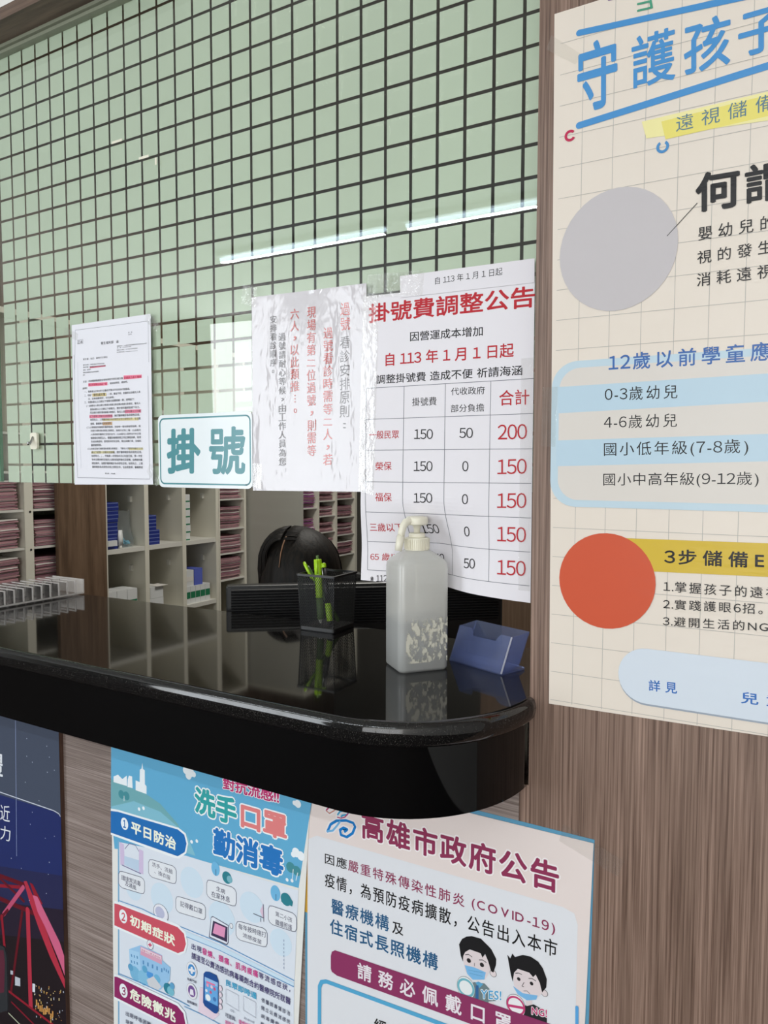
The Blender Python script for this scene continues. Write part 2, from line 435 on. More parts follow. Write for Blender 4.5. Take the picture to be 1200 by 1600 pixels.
# lettering and print, laid out in metres on each sheet
PRINT = {
 'vision': [
  ('P',[(1.2119,1.7572),(1.3441,1.7594),(1.345,1.7301),(1.2172,1.7383)],(232,224,160)),('P',[(1.2323,1.7527),(1.3442,1.7561),(1.3448,1.7352),(1.237,1.7331)],(226,214,112)),
  ('L',[(1.1414,1.8704),(1.3411,1.8561)],.0068,(70,140,198),0),('L',[(1.1433,1.7685),(1.3433,1.7853)],.0075,(70,140,198),0),('T','守',[1.1409,1.7808,1.1855,1.7819,1.1395,1.8567],(70,140,198),.035,1.0),
  ('T','護',[1.2003,1.7933,1.2455,1.7936,1.1991,1.8489],(70,140,198),.022,1.0),('T','孩',[1.2539,1.7947,1.2989,1.7949,1.2525,1.8476],(70,140,198),.03,1.0),('T','子',[1.3057,1.7983,1.3478,1.799,1.3045,1.8416],(70,140,198),.035,1.0),
  ('L',[(1.2052,1.8826),(1.2178,1.8816),(1.2195,1.8747),(1.2053,1.8756)],.0022,(70,150,120),0),('L',[(1.2181,1.8838),(1.2199,1.8746)],.0019,(70,150,120),0),('L',[(1.174,1.8967),(1.1811,1.8962)],.0024,(120,90,150),0),
  ('O',1.1332,1.7594,.005,.0029,(186,36,78),40,330),('O',1.2343,1.7258,.0051,.0029,(70,135,190),120,420),('T','遠視儲備',[1.2475,1.7382,1.3405,1.7402,1.2471,1.7546],(88,122,140),.0,1.35),('E',1.188,1.6238,.0646,.0676,(190,185,187)),
  ('T','何',[1.269,1.6501,1.3117,1.6494,1.268,1.6909],(22,20,22),.05,1.0),('T','謂',[1.316,1.6506,1.3565,1.6509,1.3149,1.6898],(22,20,22),.04,1.0),('L',[(1.241,1.6304),(1.2706,1.6603)],.0008,(60,60,60),0),
  ('T','嬰幼兒的',[1.2727,1.6207,1.3441,1.6222,1.2724,1.635],(22,20,22),.008,1.3),('T','視的發生',[1.2723,1.5964,1.3432,1.5982,1.2719,1.6101],(22,20,22),.008,1.3),
  ('T','消耗遠視',[1.2725,1.5727,1.3439,1.5737,1.2721,1.5867],(22,20,22),.008,1.3),('RR',1.1165,1.3345,1.7,1.5035,.03,(186,206,217)),('RR',1.1255,1.3425,1.692,1.4955,.024,(212,206,199)),
  ('P',[(1.1234,1.4746),(1.4232,1.478),(1.4242,1.45),(1.1246,1.444)],(181,204,218)),('P',[(1.1229,1.4122),(1.4253,1.4165),(1.4263,1.3892),(1.1234,1.3819)],(181,204,218)),
  ('T','12歲以前學童應',[1.1819,1.4892,1.3447,1.4901,1.1815,1.5087],(58,100,165),.025,1.2),('T','0-3歲幼兒',[1.1784,1.4559,1.256,1.4556,1.1781,1.4711],(22,20,22),0,1.15),
  ('T','4-6歲幼兒',[1.178,1.4245,1.2562,1.4247,1.1777,1.4394],(22,20,22),0,1.15),('T','國小低年級(7-8歲)',[1.1787,1.3913,1.3269,1.3934,1.1783,1.4088],(22,20,22),0,1.12),
  ('T','國小中高年級(9-12歲)',[1.1787,1.3575,1.3375,1.3604,1.1784,1.374],(22,20,22),0,1.05),('P',[(1.182,1.2998),(1.2049,1.3006),(1.4293,1.3035),(1.4305,1.2694),(1.235,1.2648),(1.1974,1.2638)],(204,174,56)),
  ('E',1.1838,1.25,.0545,.0553,(200,84,54)),('T','3步儲備E',[1.2467,1.274,1.3452,1.2759,1.2463,1.291],(22,20,22),.035,1.25),('T','1.掌握孩子的遠視',[1.2468,1.2433,1.3599,1.2447,1.2465,1.2554],(22,20,22),.006,1.15),
  ('T','2.實踐護眼6招。',[1.2469,1.2238,1.3452,1.2276,1.2466,1.2351],(22,20,22),.006,1.15),('T','3.避開生活的NG',[1.2469,1.2049,1.3506,1.2096,1.2467,1.2158],(22,20,22),.006,1.15),('RR',1.2005,1.112,1.62,1.1755,.031,(150,160,172)),
  ('RR',1.2,1.114,1.62,1.177,.031,(206,215,225)),('T','詳見',[1.2336,1.1294,1.2638,1.1305,1.2333,1.1422],(48,104,178),.03,1.35),('T','兒童',[1.3274,1.1304,1.3685,1.132,1.327,1.1433],(48,104,178),.03,1.35),
 ],
 'covid': [
  ('P',[(.7617,.8341),(.7765,.8429),(1.1404,.8478),(1.1545,.8441),(1.1588,.8311),(1.1581,.5569),(.7556,.3628)],(219,221,226)),
  ('L',[(.7957,.8544),(.8013,.8663),(.8113,.8739),(.8277,.8785),(.8396,.8777),(.8428,.8729),(.8385,.8625),(.8288,.8544),(.8189,.855),(.8172,.8618),(.8233,.8667),(.8294,.8658),(.8255,.8616)],.008,(226,222,224),0),
  ('L',[(.7957,.8544),(.8046,.8576),(.8124,.8672),(.8172,.8742)],.0071,(226,222,224),0),('L',[(.8135,.8835),(.8173,.8891),(.8255,.8924),(.832,.8917),(.8294,.8874),(.8223,.8847),(.8194,.8821)],.0066,(226,222,224),0),
  ('L',[(.7936,.8853),(.7992,.8914),(.8069,.8948)],.0063,(226,222,224),0),('L',[(.7936,.8844),(.7991,.8819),(.8069,.8876),(.8107,.8919)],.0061,(226,222,224),0),
  ('L',[(.8124,.8795),(.819,.8796),(.8255,.8827),(.8316,.8898)],.0058,(226,222,224),0),
  ('L',[(.7957,.8544),(.8013,.8663),(.8113,.8739),(.8277,.8785),(.8396,.8777),(.8428,.8729),(.8385,.8625),(.8288,.8544),(.8189,.855),(.8172,.8618),(.8233,.8667),(.8294,.8658),(.8255,.8616)],.0038,(20,118,190),0),
  ('L',[(.7957,.8544),(.8046,.8576),(.8124,.8672),(.8172,.8742)],.0029,(110,172,215),0),('L',[(.8135,.8835),(.8173,.8891),(.8255,.8924),(.832,.8917),(.8294,.8874),(.8223,.8847),(.8194,.8821)],.0025,(60,150,190),0),
  ('L',[(.7936,.8853),(.7992,.8914),(.8069,.8948)],.0021,(172,56,104),0),('L',[(.7936,.8844),(.7991,.8819),(.8069,.8876),(.8107,.8919)],.0019,(190,136,122),0),
  ('L',[(.8124,.8795),(.819,.8796),(.8255,.8827),(.8316,.8898)],.0017,(172,56,104),0),('T','高雄市政府公告',[.8534,.8591,1.1354,.8624,.8534,.8984],(236,230,230),.14,1.06,.05),
  ('T','高雄市政府公告',[.8534,.8591,1.1354,.8624,.8534,.8984],(140,52,86),.05,1.06),('T','因應',[.7908,.8052,.8289,.8064,.7909,.821],(22,20,22),.018,1.1),('T','嚴重特殊傳染性肺炎',[.8311,.8058,1.0113,.8071,.8311,.8228],(140,52,86),.02,1.12),
  ('T','(COVID-19)',[1.0214,.8075,1.1315,.8083,1.0213,.824],(140,52,86),.025,1.25),('T','疫情，為預防疫病擴散，公告出入本市',[.7907,.7701,1.1345,.781,.7908,.7925],(22,20,22),.018,1.1),
  ('T','醫療機構',[.8019,.7337,.8981,.7367,.8019,.7565],(40,90,130),.025,1.08),('T','及',[.9034,.737,.9208,.7386,.9034,.7539],(22,20,22),.02,1.0),('T','住宿式長照機構',[.7995,.7028,.9735,.7073,.7996,.7261],(40,90,130),.03,1.08),
  ('P',[(1.0135,.6935),(1.0251,.7109),(1.0403,.7146),(1.0509,.7074),(1.0567,.6971),(1.0462,.6925),(1.0463,.6797),(1.0118,.677)],(108,126,130)),('E',1.052,.7322,.0046,.0046,(40,38,40)),('E',1.052,.7322,.0041,.0041,(218,206,208)),
  ('P',[(1.0094,.741),(1.0145,.7515),(1.0364,.7555),(1.0482,.7476),(1.0475,.7336),(1.0413,.7202),(1.0314,.7149),(1.0213,.7138),(1.0129,.7222)],(218,206,208)),
  ('P',[(1.0041,.755),(1.0083,.7637),(1.0146,.769),(1.0218,.772),(1.0347,.7729),(1.0453,.7663),(1.0494,.7634),(1.056,.7529),(1.0557,.7451),(1.0524,.7336),(1.0492,.7342),(1.047,.7403),(1.0449,.7464),(1.0407,.7544),(1.0372,.7481),(1.0345,.7532),(1.0193,.7532),(1.013,.7475),(1.0103,.7414),(1.0098,.7333),(1.0067,.7401)],(30,29,31)),
  ('P',[(1.0123,.7295),(1.0262,.7312),(1.0419,.7302),(1.0402,.7198),(1.0242,.7137),(1.016,.7189)],(120,178,222)),('P',[(1.0278,.711),(1.0317,.7141),(1.0385,.7131),(1.0333,.7057)],(90,160,200)),
  ('P',[(1.0282,.7076),(1.0321,.7091),(1.0325,.6796),(1.0278,.6813)],(52,100,150)),('E',1.0182,.7378,.003,.003,(40,38,40)),('E',1.0365,.7383,.0029,.0029,(40,38,40)),
  ('L',[(1.013,.7437),(1.0175,.746),(1.023,.744)],.0009,(50,45,48),0),('L',[(1.0325,.7435),(1.0373,.7452),(1.0426,.7436)],.0009,(50,45,48),0),('L',[(1.0178,.7248),(1.0383,.7283)],.0005,(80,140,180),0),
  ('L',[(1.0196,.7211),(1.0375,.7232)],.0005,(80,140,180),0),('L',[(1.0261,.7373),(1.0262,.733)],.0007,(90,80,80),0),('P',[(1.0072,.6841),(1.0181,.6864),(1.0164,.6779),(1.0072,.6779)],(218,206,208)),
  ('P',[(1.0467,.6927),(1.0537,.6943),(1.0544,.6846),(1.0468,.6834)],(222,212,214)),('E',1.0144,.6994,.0129,.015,(70,80,84)),('E',1.0144,.6994,.0125,.0145,(226,230,231)),('O',1.0144,.6994,.0108,.003,(110,176,190),0,360),
  ('T','YES!',[1.0355,.6926,1.0636,.7008,1.0354,.7047],(235,238,240),.13,1.1,.04),('T','YES!',[1.0355,.6926,1.0636,.7008,1.0354,.7047],(84,160,205),.04,1.1),
  ('P',[(1.0874,.6854),(1.0955,.7063),(1.1062,.7115),(1.1186,.7089),(1.1233,.6995),(1.1229,.681),(1.0876,.6686)],(42,40,44)),('E',1.1195,.7312,.0044,.0044,(40,38,40)),('E',1.1195,.7312,.0039,.0039,(218,206,208)),
  ('P',[(1.0788,.738),(1.0816,.7458),(1.0867,.7513),(1.1062,.7521),(1.1172,.7452),(1.1179,.7322),(1.1093,.7199),(1.0975,.7143),(1.0872,.7183),(1.0802,.7267)],(218,206,208)),
  ('P',[(1.072,.7579),(1.0707,.7639),(1.0748,.7603),(1.0774,.7676),(1.0809,.7644),(1.0912,.7706),(1.1012,.7719),(1.1111,.7687),(1.1169,.7625),(1.1222,.7503),(1.1217,.7394),(1.1166,.7309),(1.1135,.7422),(1.1081,.7511),(1.1049,.7466),(1.0998,.7506),(1.0848,.7503),(1.0801,.7436),(1.0783,.7311),(1.0756,.7403)],(30,29,31)),
  ('P',[(1.0789,.7254),(1.0919,.7209),(1.111,.725),(1.1094,.7191),(1.0974,.7136),(1.0853,.7167)],(120,178,222)),('P',[(1.0954,.713),(1.104,.7162),(1.1041,.7104),(1.0968,.7059)],(218,206,208)),
  ('E',1.0863,.7374,.0023,.0023,(40,38,40)),('E',1.103,.7376,.0023,.0023,(40,38,40)),('L',[(1.0818,.7433),(1.0857,.7452),(1.0903,.7447)],.0009,(50,45,48),0),('L',[(1.0991,.7428),(1.1036,.7444),(1.1086,.7429)],.0009,(50,45,48),0),
  ('L',[(1.0934,.7357),(1.0905,.7296),(1.0932,.7298)],.0007,(60,50,52),0),('L',[(1.0927,.7242),(1.0972,.7259),(1.1011,.7235)],.0007,(60,50,52),0),('E',1.0829,.701,.0127,.0148,(70,66,70)),
  ('E',1.0829,.701,.0123,.0143,(230,230,232)),('O',1.0829,.701,.0111,.0025,(190,62,112),0,360),('L',[(1.0736,.6979),(1.0922,.7017)],.0034,(190,62,112),0),
  ('T','NG!',[1.1036,.6976,1.1233,.7014,1.1035,.7076],(235,238,240),.13,1.1,.05),('T','NG!',[1.1036,.6976,1.1233,.7014,1.1035,.7076],(190,62,112),.05,1.1),
  ('P',[(.8013,.6692),(.8031,.6761),(.8085,.6802),(1.1308,.6948),(1.1327,.6578),(.8119,.6431),(.803,.6457),(.8012,.6497)],(138,54,96)),('T','請務必佩戴口罩',[.847,.6515,1.0775,.6611,.847,.6763],(228,222,228),.035,1.4),
  ('L',[(.7794,.4147),(.7811,.615),(.7848,.6235),(.793,.6273),(1.1615,.6443),(1.1625,.5921)],.0061,(84,164,205),0),('L',[(1.16,.7284),(1.1619,.5918)],.0039,(90,160,215),0),
  ('T','經市',[.8748,.5833,.919,.5872,.8748,.6041],(22,20,22),.02,1.2),
 ],
 'flu': [
  ('P',[(.3412,.9544),(.7705,.9488),(.7687,.8931),(.744,.7547),(.5126,.7409),(.3421,.7073),(.335,.7759)],(98,170,208)),
  ('P',[(.3376,.8322),(.3636,.8316),(.3942,.8268),(.4242,.825),(.4575,.8159),(.4977,.7909),(.5168,.754),(.335,.7439)],(112,168,176)),
  ('P',[(.3361,.7825),(.3937,.8056),(.4572,.8021),(.5173,.778),(.5363,.7473),(.335,.7439)],(128,186,205)),('P',[(.3436,.8383),(.355,.8439),(.366,.8384),(.3773,.8471),(.3777,.8284),(.3433,.8281)],(232,238,242)),
  ('P',[(.3785,.8271),(.3798,.8414),(.3826,.8483),(.3905,.8484),(.3912,.828)],(232,238,242)),
  ('P',[(.3986,.826),(.399,.8434),(.4089,.8425),(.4099,.8643),(.4142,.8674),(.4162,.8779),(.4176,.8672),(.4219,.8659),(.4217,.8413),(.4254,.8391),(.4251,.8252)],(232,238,242)),('E',.5174,.8861,.0065,.0065,(232,238,242)),
  ('E',.5271,.8852,.0083,.0083,(232,238,242)),('E',.5231,.8785,.0065,.0065,(232,238,242)),('E',.5348,.8831,.0047,.0047,(232,238,242)),('E',.7432,.8831,.0059,.0059,(232,238,242)),('E',.7374,.8831,.0037,.0037,(232,238,242)),
  ('E',.7395,.8081,.0071,.0071,(232,238,242)),('E',.7485,.8052,.007,.007,(232,238,242)),('E',.7346,.8036,.0043,.0043,(232,238,242)),('E',.363,.8104,.0076,.0076,(70,140,150)),('E',.3754,.8107,.0076,.0076,(70,140,150)),
  ('E',.7295,.7823,.0082,.0082,(70,140,150)),('E',.7409,.7801,.0076,.0076,(70,140,150)),('L',[(.3694,.7999),(.3696,.8094)],.0012,(232,238,242),0),('L',[(.7327,.7655),(.7344,.781)],.0011,(232,238,242),0),
  ('L',[(.7392,.7647),(.7426,.7779)],.0011,(232,238,242),0),('E',.4064,.7946,.0031,.0031,(232,238,242)),('E',.4172,.7987,.0031,.0031,(232,238,242)),('E',.5281,.7689,.003,.003,(232,238,242)),
  ('E',.5398,.7732,.0029,.0029,(232,238,242)),('E',.7228,.7613,.0027,.0027,(232,238,242)),('E',.732,.7626,.0027,.0027,(232,238,242)),('T','對抗流感!!',[.5968,.8724,.7087,.8747,.5971,.8936],(236,238,242),.13,.98,.05),
  ('T','對抗流感!!',[.5968,.8724,.7087,.8747,.5971,.8936],(196,52,116),.05,.98),('T','洗手',[.5356,.8204,.6251,.8177,.5364,.8653],(236,240,242),.16,1.0,.07),('T','洗手',[.5356,.8204,.6251,.8177,.5364,.8653],(52,160,162),.07,1.0),
  ('T','口罩',[.633,.8196,.7232,.8201,.6335,.8598],(236,240,242),.16,1.0,.07),('T','口罩',[.633,.8196,.7232,.8201,.6335,.8598],(222,128,128),.07,1.0),('T','勤消毒',[.5747,.7602,.7162,.7613,.5754,.8063],(236,240,242),.16,1.0,.07),
  ('T','勤消毒',[.5747,.7602,.7162,.7613,.5754,.8063],(40,116,188),.07,1.0),('P',[(.3516,.7226),(.5166,.742),(.744,.7511),(.7349,.593),(.7293,.2508),(.3321,.0408)],(217,224,234)),
  ('L',[(.3349,.0423),(.3534,.7231)],.0035,(120,170,205),0),('P',[(.3351,.7785),(.3532,.7809),(.4995,.7854),(.5153,.7799),(.5209,.764),(.5159,.7463),(.5005,.7331),(.4884,.7307),(.3337,.7307)],(232,238,242)),
  ('P',[(.3349,.7743),(.3531,.7771),(.4975,.7819),(.5121,.7766),(.517,.763),(.5127,.7475),(.4965,.7359),(.3338,.7346)],(36,110,180)),('E',.3696,.7596,.0092,.0108,(232,238,242)),
  ('T','1',[.3658,.7517,.3729,.7522,.3662,.7663],(36,110,180),.06,1.0),('T','平日防治',[.3856,.7479,.4927,.7445,.3862,.7694],(236,240,222),.06,1.05),('E',.3895,.6473,.0192,.0192,(204,222,236)),
  ('E',.5276,.7003,.0255,.0255,(204,222,236)),('E',.458,.6522,.0264,.0264,(204,222,236)),('P',[(.3561,.7238),(.3672,.7219),(.3685,.6857),(.3572,.6826)],(205,190,220)),
  ('P',[(.4046,.724),(.4153,.7231),(.4143,.6813),(.4035,.6814)],(205,190,220)),('P',[(.3675,.7014),(.4041,.7035),(.4035,.6829),(.3671,.6853)],(186,206,226)),
  ('L',[(.3692,.7145),(.3807,.7271),(.396,.728),(.4045,.7193)],.0013,(120,120,160),0),('L',[(.3617,.6832),(.4078,.681)],.0019,(120,120,160),0),
  ('P',[(.3616,.6716),(.4083,.6749),(.4144,.6728),(.417,.6691),(.4166,.6526),(.4138,.6473),(.4076,.6455),(.3607,.6416),(.3543,.6437),(.3517,.6475),(.3522,.6644),(.3551,.6698)],(224,228,234)),
  ('L',[(.3616,.6716),(.4083,.6749),(.4144,.6728),(.417,.6691),(.4166,.6526),(.4138,.6473),(.4076,.6455),(.3607,.6416),(.3543,.6437),(.3517,.6475),(.3522,.6644),(.3551,.6698)],.0011,(84,88,110),1),
  ('T','環境常消毒',[.3587,.6555,.4072,.6576,.3589,.6652],(70,72,96),.02,1.0),('T','及通風',[.3683,.6481,.3961,.6474,.3685,.6564],(70,72,96),.02,1.0),
  ('P',[(.4372,.7137),(.484,.7163),(.4902,.714),(.4928,.7101),(.4924,.693),(.4897,.6875),(.4834,.6857),(.4365,.6825),(.43,.6847),(.4273,.6888),(.4277,.7063),(.4307,.7119)],(224,228,234)),
  ('L',[(.4372,.7137),(.484,.7163),(.4902,.714),(.4928,.7101),(.4924,.693),(.4897,.6875),(.4834,.6857),(.4365,.6825),(.43,.6847),(.4273,.6888),(.4277,.7063),(.4307,.7119)],.001,(84,88,110),1),
  ('T','洗手、洗臉',[.4361,.7021,.4845,.7014,.4363,.7102],(70,72,96),.01,1.0),('T','、換衣服',[.4413,.6912,.4786,.6896,.4415,.6993],(70,72,96),.01,1.0),('E',.58,.7383,.0088,.0117,(112,180,220)),
  ('L',[(.5806,.7274),(.5807,.7376)],.0012,(60,90,130),0),('E',.604,.7306,.0099,.0099,(50,128,142)),('E',.6095,.7293,.0058,.0058,(120,176,190)),('E',.5919,.6592,.0279,.0279,(204,222,236)),
  ('E',.654,.6975,.0241,.0241,(204,222,236)),('E',.7104,.6594,.0209,.0209,(204,222,236)),
  ('P',[(.5695,.7162),(.6148,.7181),(.6206,.7157),(.6231,.7118),(.6228,.6948),(.6203,.6894),(.6144,.6877),(.569,.6852),(.5629,.6876),(.5603,.6916),(.5606,.709),(.5634,.7146)],(224,228,234)),
  ('L',[(.5695,.7162),(.6148,.7181),(.6206,.7157),(.6231,.7118),(.6228,.6948),(.6203,.6894),(.6144,.6877),(.569,.6852),(.5629,.6876),(.5603,.6916),(.5606,.709),(.5634,.7146)],.001,(84,88,110),1),
  ('T','生病',[.5813,.7025,.5999,.7016,.5814,.7107],(70,72,96),.02,1.0),('T','在家休息',[.5706,.6893,.6097,.6907,.5707,.6993],(70,72,96),.02,1.0),
  ('P',[(.4991,.6675),(.5497,.6713),(.555,.6694),(.5572,.666),(.557,.6509),(.5546,.6461),(.5493,.6444),(.4986,.64),(.493,.6418),(.4907,.6453),(.491,.6608),(.4935,.6658)],(224,228,234)),
  ('L',[(.4991,.6675),(.5497,.6713),(.555,.6694),(.5572,.666),(.557,.6509),(.5546,.6461),(.5493,.6444),(.4986,.64),(.493,.6418),(.4907,.6453),(.491,.6608),(.4935,.6658)],.001,(84,88,110),1),
  ('T','記得戴口罩',[.5009,.6519,.5501,.6528,.5011,.6617],(70,72,96),.02,1.0),
  ('P',[(.6305,.6668),(.6763,.6712),(.6819,.6692),(.6843,.6655),(.6841,.6488),(.6817,.6435),(.6761,.6414),(.6301,.6364),(.6243,.6383),(.6218,.6422),(.622,.6593),(.6246,.6648)],(224,228,234)),
  ('L',[(.6305,.6668),(.6763,.6712),(.6819,.6692),(.6843,.6655),(.6841,.6488),(.6817,.6435),(.6761,.6414),(.6301,.6364),(.6243,.6383),(.6218,.6422),(.622,.6593),(.6246,.6648)],.001,(84,88,110),1),
  ('T','每年按時施打',[.6267,.6539,.6825,.6574,.6268,.6631],(70,72,96),.02,1.0),('T','流感疫苗',[.6355,.6435,.6733,.6436,.6356,.651],(70,72,96),.02,1.0),
  ('P',[(.695,.7121),(.733,.7133),(.7383,.7109),(.7405,.7072),(.7404,.691),(.7381,.6859),(.7328,.6844),(.6947,.6827),(.6892,.6851),(.6869,.6889),(.687,.7054),(.6894,.7107)],(224,228,234)),
  ('L',[(.695,.7121),(.733,.7133),(.7383,.7109),(.7405,.7072),(.7404,.691),(.7381,.6859),(.7328,.6844),(.6947,.6827),(.6892,.6851),(.6869,.6889),(.687,.7054),(.6894,.7107)],.001,(84,88,110),1),
  ('T','第二小孩',[.7006,.6985,.7323,.6975,.7006,.7063],(70,72,96),.01,1.0),('T','繼續照護',[.7005,.6846,.7322,.6849,.7005,.6938],(70,72,96),.01,1.0),('E',.7009,.7342,.0092,.0122,(112,180,220)),
  ('L',[(.7018,.7234),(.7019,.7331)],.0011,(60,90,130),0),('E',.7209,.7306,.0099,.0099,(50,128,142)),('P',[(.7109,.7247),(.7324,.7231),(.7341,.7305),(.7259,.7389)],(50,128,142)),('E',.4553,.6251,.0178,.0162,(84,88,110)),
  ('E',.4553,.6255,.0167,.0152,(228,230,238)),('E',.4532,.626,.011,.01,(184,188,214)),('P',[(.5693,.655),(.5731,.6577),(.6066,.6532),(.6062,.6245),(.6024,.6188),(.5641,.6193)],(84,88,110)),
  ('P',[(.57,.6538),(.5738,.6565),(.6051,.6518),(.6047,.6246),(.6017,.6206),(.5661,.6211)],(222,228,238)),('P',[(.5737,.6505),(.6043,.6495),(.6032,.6241),(.5688,.6244)],(66,54,84)),
  ('P',[(.5775,.6473),(.5999,.6469),(.5974,.6297),(.5726,.6292)],(222,150,188)),('E',.6121,.6541,.0037,.0046,(84,88,110)),('E',.6121,.6541,.003,.0038,(228,230,236)),
  ('P',[(.6707,.697),(.6771,.7097),(.679,.6883),(.6762,.6869)],(215,190,210)),('L',[(.6771,.7097),(.6779,.6818)],.0011,(84,88,110),0),('L',[(.6574,.6886),(.6776,.6879)],.0014,(84,88,110),0),
  ('L',[(.672,.6861),(.672,.6799)],.0012,(84,88,110),0),('L',[(.7168,.6665),(.7168,.6632)],.0009,(90,110,150),0),('L',[(.7167,.6604),(.7167,.6571)],.0009,(90,110,150),0),('L',[(.7167,.6543),(.7167,.6509)],.0008,(90,110,150),0),
  ('L',[(.7167,.6482),(.7166,.6448)],.0008,(90,110,150),0),('L',[(.7166,.642),(.7166,.6387)],.0009,(90,110,150),0),('L',[(.7166,.6359),(.7165,.6325)],.0008,(90,110,150),0),('L',[(.7165,.6297),(.7165,.6264)],.0009,(90,110,150),0),
  ('L',[(.7165,.6236),(.7164,.6202)],.0008,(90,110,150),0),('L',[(.3512,.616),(.4106,.619),(.4655,.616),(.5875,.6182),(.7356,.6085)],.0013,(78,148,200),0),
  ('P',[(.5101,.6129),(.5875,.6138),(.7349,.6052),(.7349,.5996),(.5874,.6058),(.51,.6038)],(200,222,238)),('L',[(.51,.6038),(.5873,.6052),(.7349,.5985)],.0012,(78,148,200),0),
  ('P',[(.3402,.6117),(.3484,.6132),(.4962,.6188),(.5121,.6112),(.5169,.593),(.5118,.5761),(.4972,.5659),(.3388,.5626)],(232,238,242)),
  ('P',[(.3401,.6074),(.3483,.6087),(.4941,.6138),(.5088,.6071),(.5129,.5908),(.5078,.5769),(.494,.5685),(.3389,.5668)],(202,84,100)),('E',.3622,.5905,.0101,.0123,(232,238,242)),
  ('T','2',[.3575,.5812,.3674,.5831,.3579,.5968],(202,84,100),.05,1.0),('T','初期症狀',[.3789,.581,.4876,.5774,.3795,.6004],(236,240,222),.06,1.05),
  ('P',[(.3755,.5349),(.4046,.5521),(.4566,.5519),(.4564,.5431),(.4762,.5376),(.474,.5136),(.4501,.4876),(.4072,.4845),(.3775,.4931)],(150,194,230)),('P',[(.3755,.5349),(.4007,.5381),(.4055,.5031),(.3775,.4947)],(166,206,236)),
  ('P',[(.4045,.5505),(.4566,.551),(.4562,.5352),(.4041,.5351)],(214,160,184)),('P',[(.4062,.5489),(.4548,.5488),(.4547,.5432),(.4061,.5428)],(232,224,232)),
  ('T','高雄市公費流感特約',[.4069,.5431,.4539,.5432,.407,.5476],(196,80,120),.02,1.0),('P',[(.4096,.5268),(.413,.5271),(.4129,.52),(.4094,.5198)],(86,140,190)),('P',[(.4208,.5272),(.4243,.5275),(.4241,.5205),(.4206,.5202)],(86,140,190)),
  ('P',[(.432,.5277),(.4354,.5279),(.4352,.5209),(.4318,.5207)],(86,140,190)),('P',[(.443,.5281),(.4464,.5283),(.4462,.5214),(.4428,.5211)],(86,140,190)),('P',[(.454,.5285),(.4573,.5288),(.4572,.5218),(.4538,.5216)],(86,140,190)),
  ('P',[(.3802,.5279),(.3829,.5281),(.3836,.5236),(.381,.5233)],(86,140,190)),('P',[(.3799,.5168),(.3826,.5171),(.3833,.5125),(.3807,.5123)],(86,140,190)),('P',[(.4603,.532),(.4628,.5316),(.4627,.5266),(.4602,.527)],(86,140,190)),
  ('P',[(.3873,.5287),(.3899,.529),(.3907,.5244),(.3881,.5241)],(86,140,190)),('P',[(.387,.5177),(.3897,.518),(.3904,.5134),(.3878,.5131)],(86,140,190)),('P',[(.4653,.5313),(.4678,.5309),(.4677,.5259),(.4652,.5263)],(86,140,190)),
  ('P',[(.3944,.5295),(.397,.5298),(.3978,.5253),(.3951,.525)],(86,140,190)),('P',[(.3941,.5185),(.3967,.5188),(.3975,.5143),(.3948,.514)],(86,140,190)),('P',[(.4702,.5305),(.4727,.5302),(.4726,.5252),(.4701,.5255)],(86,140,190)),
  ('P',[(.4191,.5111),(.4346,.5119),(.4343,.5007),(.4189,.4999)],(80,150,215)),('E',.4285,.5611,.0077,.0086,(120,120,140)),('E',.4285,.5611,.0069,.0077,(226,226,232)),
  ('T','+',[.4237,.5564,.4331,.5583,.4238,.5634],(200,60,100),.08,1.0),('E',.39,.4959,.013,.013,(120,180,215)),('E',.4096,.495,.0129,.0129,(130,188,220)),('E',.3791,.5033,.0065,.0065,(96,160,200)),
  ('E',.4144,.5126,.0064,.0064,(96,165,205)),('E',.4442,.5059,.0076,.0076,(110,178,215)),('E',.4691,.4978,.0094,.0094,(50,128,150)),('E',.4761,.4957,.0081,.0081,(120,186,205)),('E',.4796,.5063,.0056,.0056,(96,160,200)),
  ('P',[(.4183,.4949),(.4357,.5076),(.4545,.4955),(.4458,.486),(.4245,.4845)],(206,208,214)),('T','出現',[.5255,.5866,.5478,.5869,.5257,.5969],(70,58,112),.015,1.1),
  ('T','發燒、頭痛、肌肉痠痛',[.549,.5861,.6658,.5874,.5492,.5976],(206,66,140),.03,1.1),('T','等流感症狀，',[.6675,.5881,.7282,.5872,.6676,.5984],(70,58,112),.015,1.15),
  ('T','請速至公費流感抗病毒藥劑合約醫療院所就醫',[.5252,.5701,.7287,.5673,.5254,.5817],(70,58,112),.02,1.0),('E',.5256,.5505,.0117,.0138,(170,172,182)),('E',.5256,.5505,.0112,.0132,(226,228,234)),('E',.5256,.5505,.0083,.0098,(70,140,200)),
  ('E',.525,.5138,.0117,.0138,(170,172,182)),('E',.525,.5138,.0112,.0132,(226,228,234)),('E',.525,.5138,.0083,.0098,(120,86,150)),('T','+',[.5184,.5428,.5326,.5454,.5186,.555],(228,230,236),.09,1.0),
  ('T','免費門診',[.5145,.5292,.5363,.531,.5146,.5341],(70,72,96),.02,1.0),('P',[(.5219,.5172),(.5282,.5171),(.5296,.5079),(.5201,.5068)],(228,226,236)),('T','服務醫院',[.5138,.4903,.5364,.4916,.5139,.4953],(70,72,96),.02,1.0),
  ('P',[(.5433,.5281),(.5526,.5285),(.5522,.5012),(.5858,.4976),(.5703,.4811),(.5394,.4842)],(226,208,222)),
  ('P',[(.5519,.5538),(.5562,.559),(.5639,.5614),(.5799,.5612),(.5843,.5536),(.5836,.5025),(.5789,.4959),(.5736,.495),(.5537,.4994),(.5499,.504)],(38,80,146)),
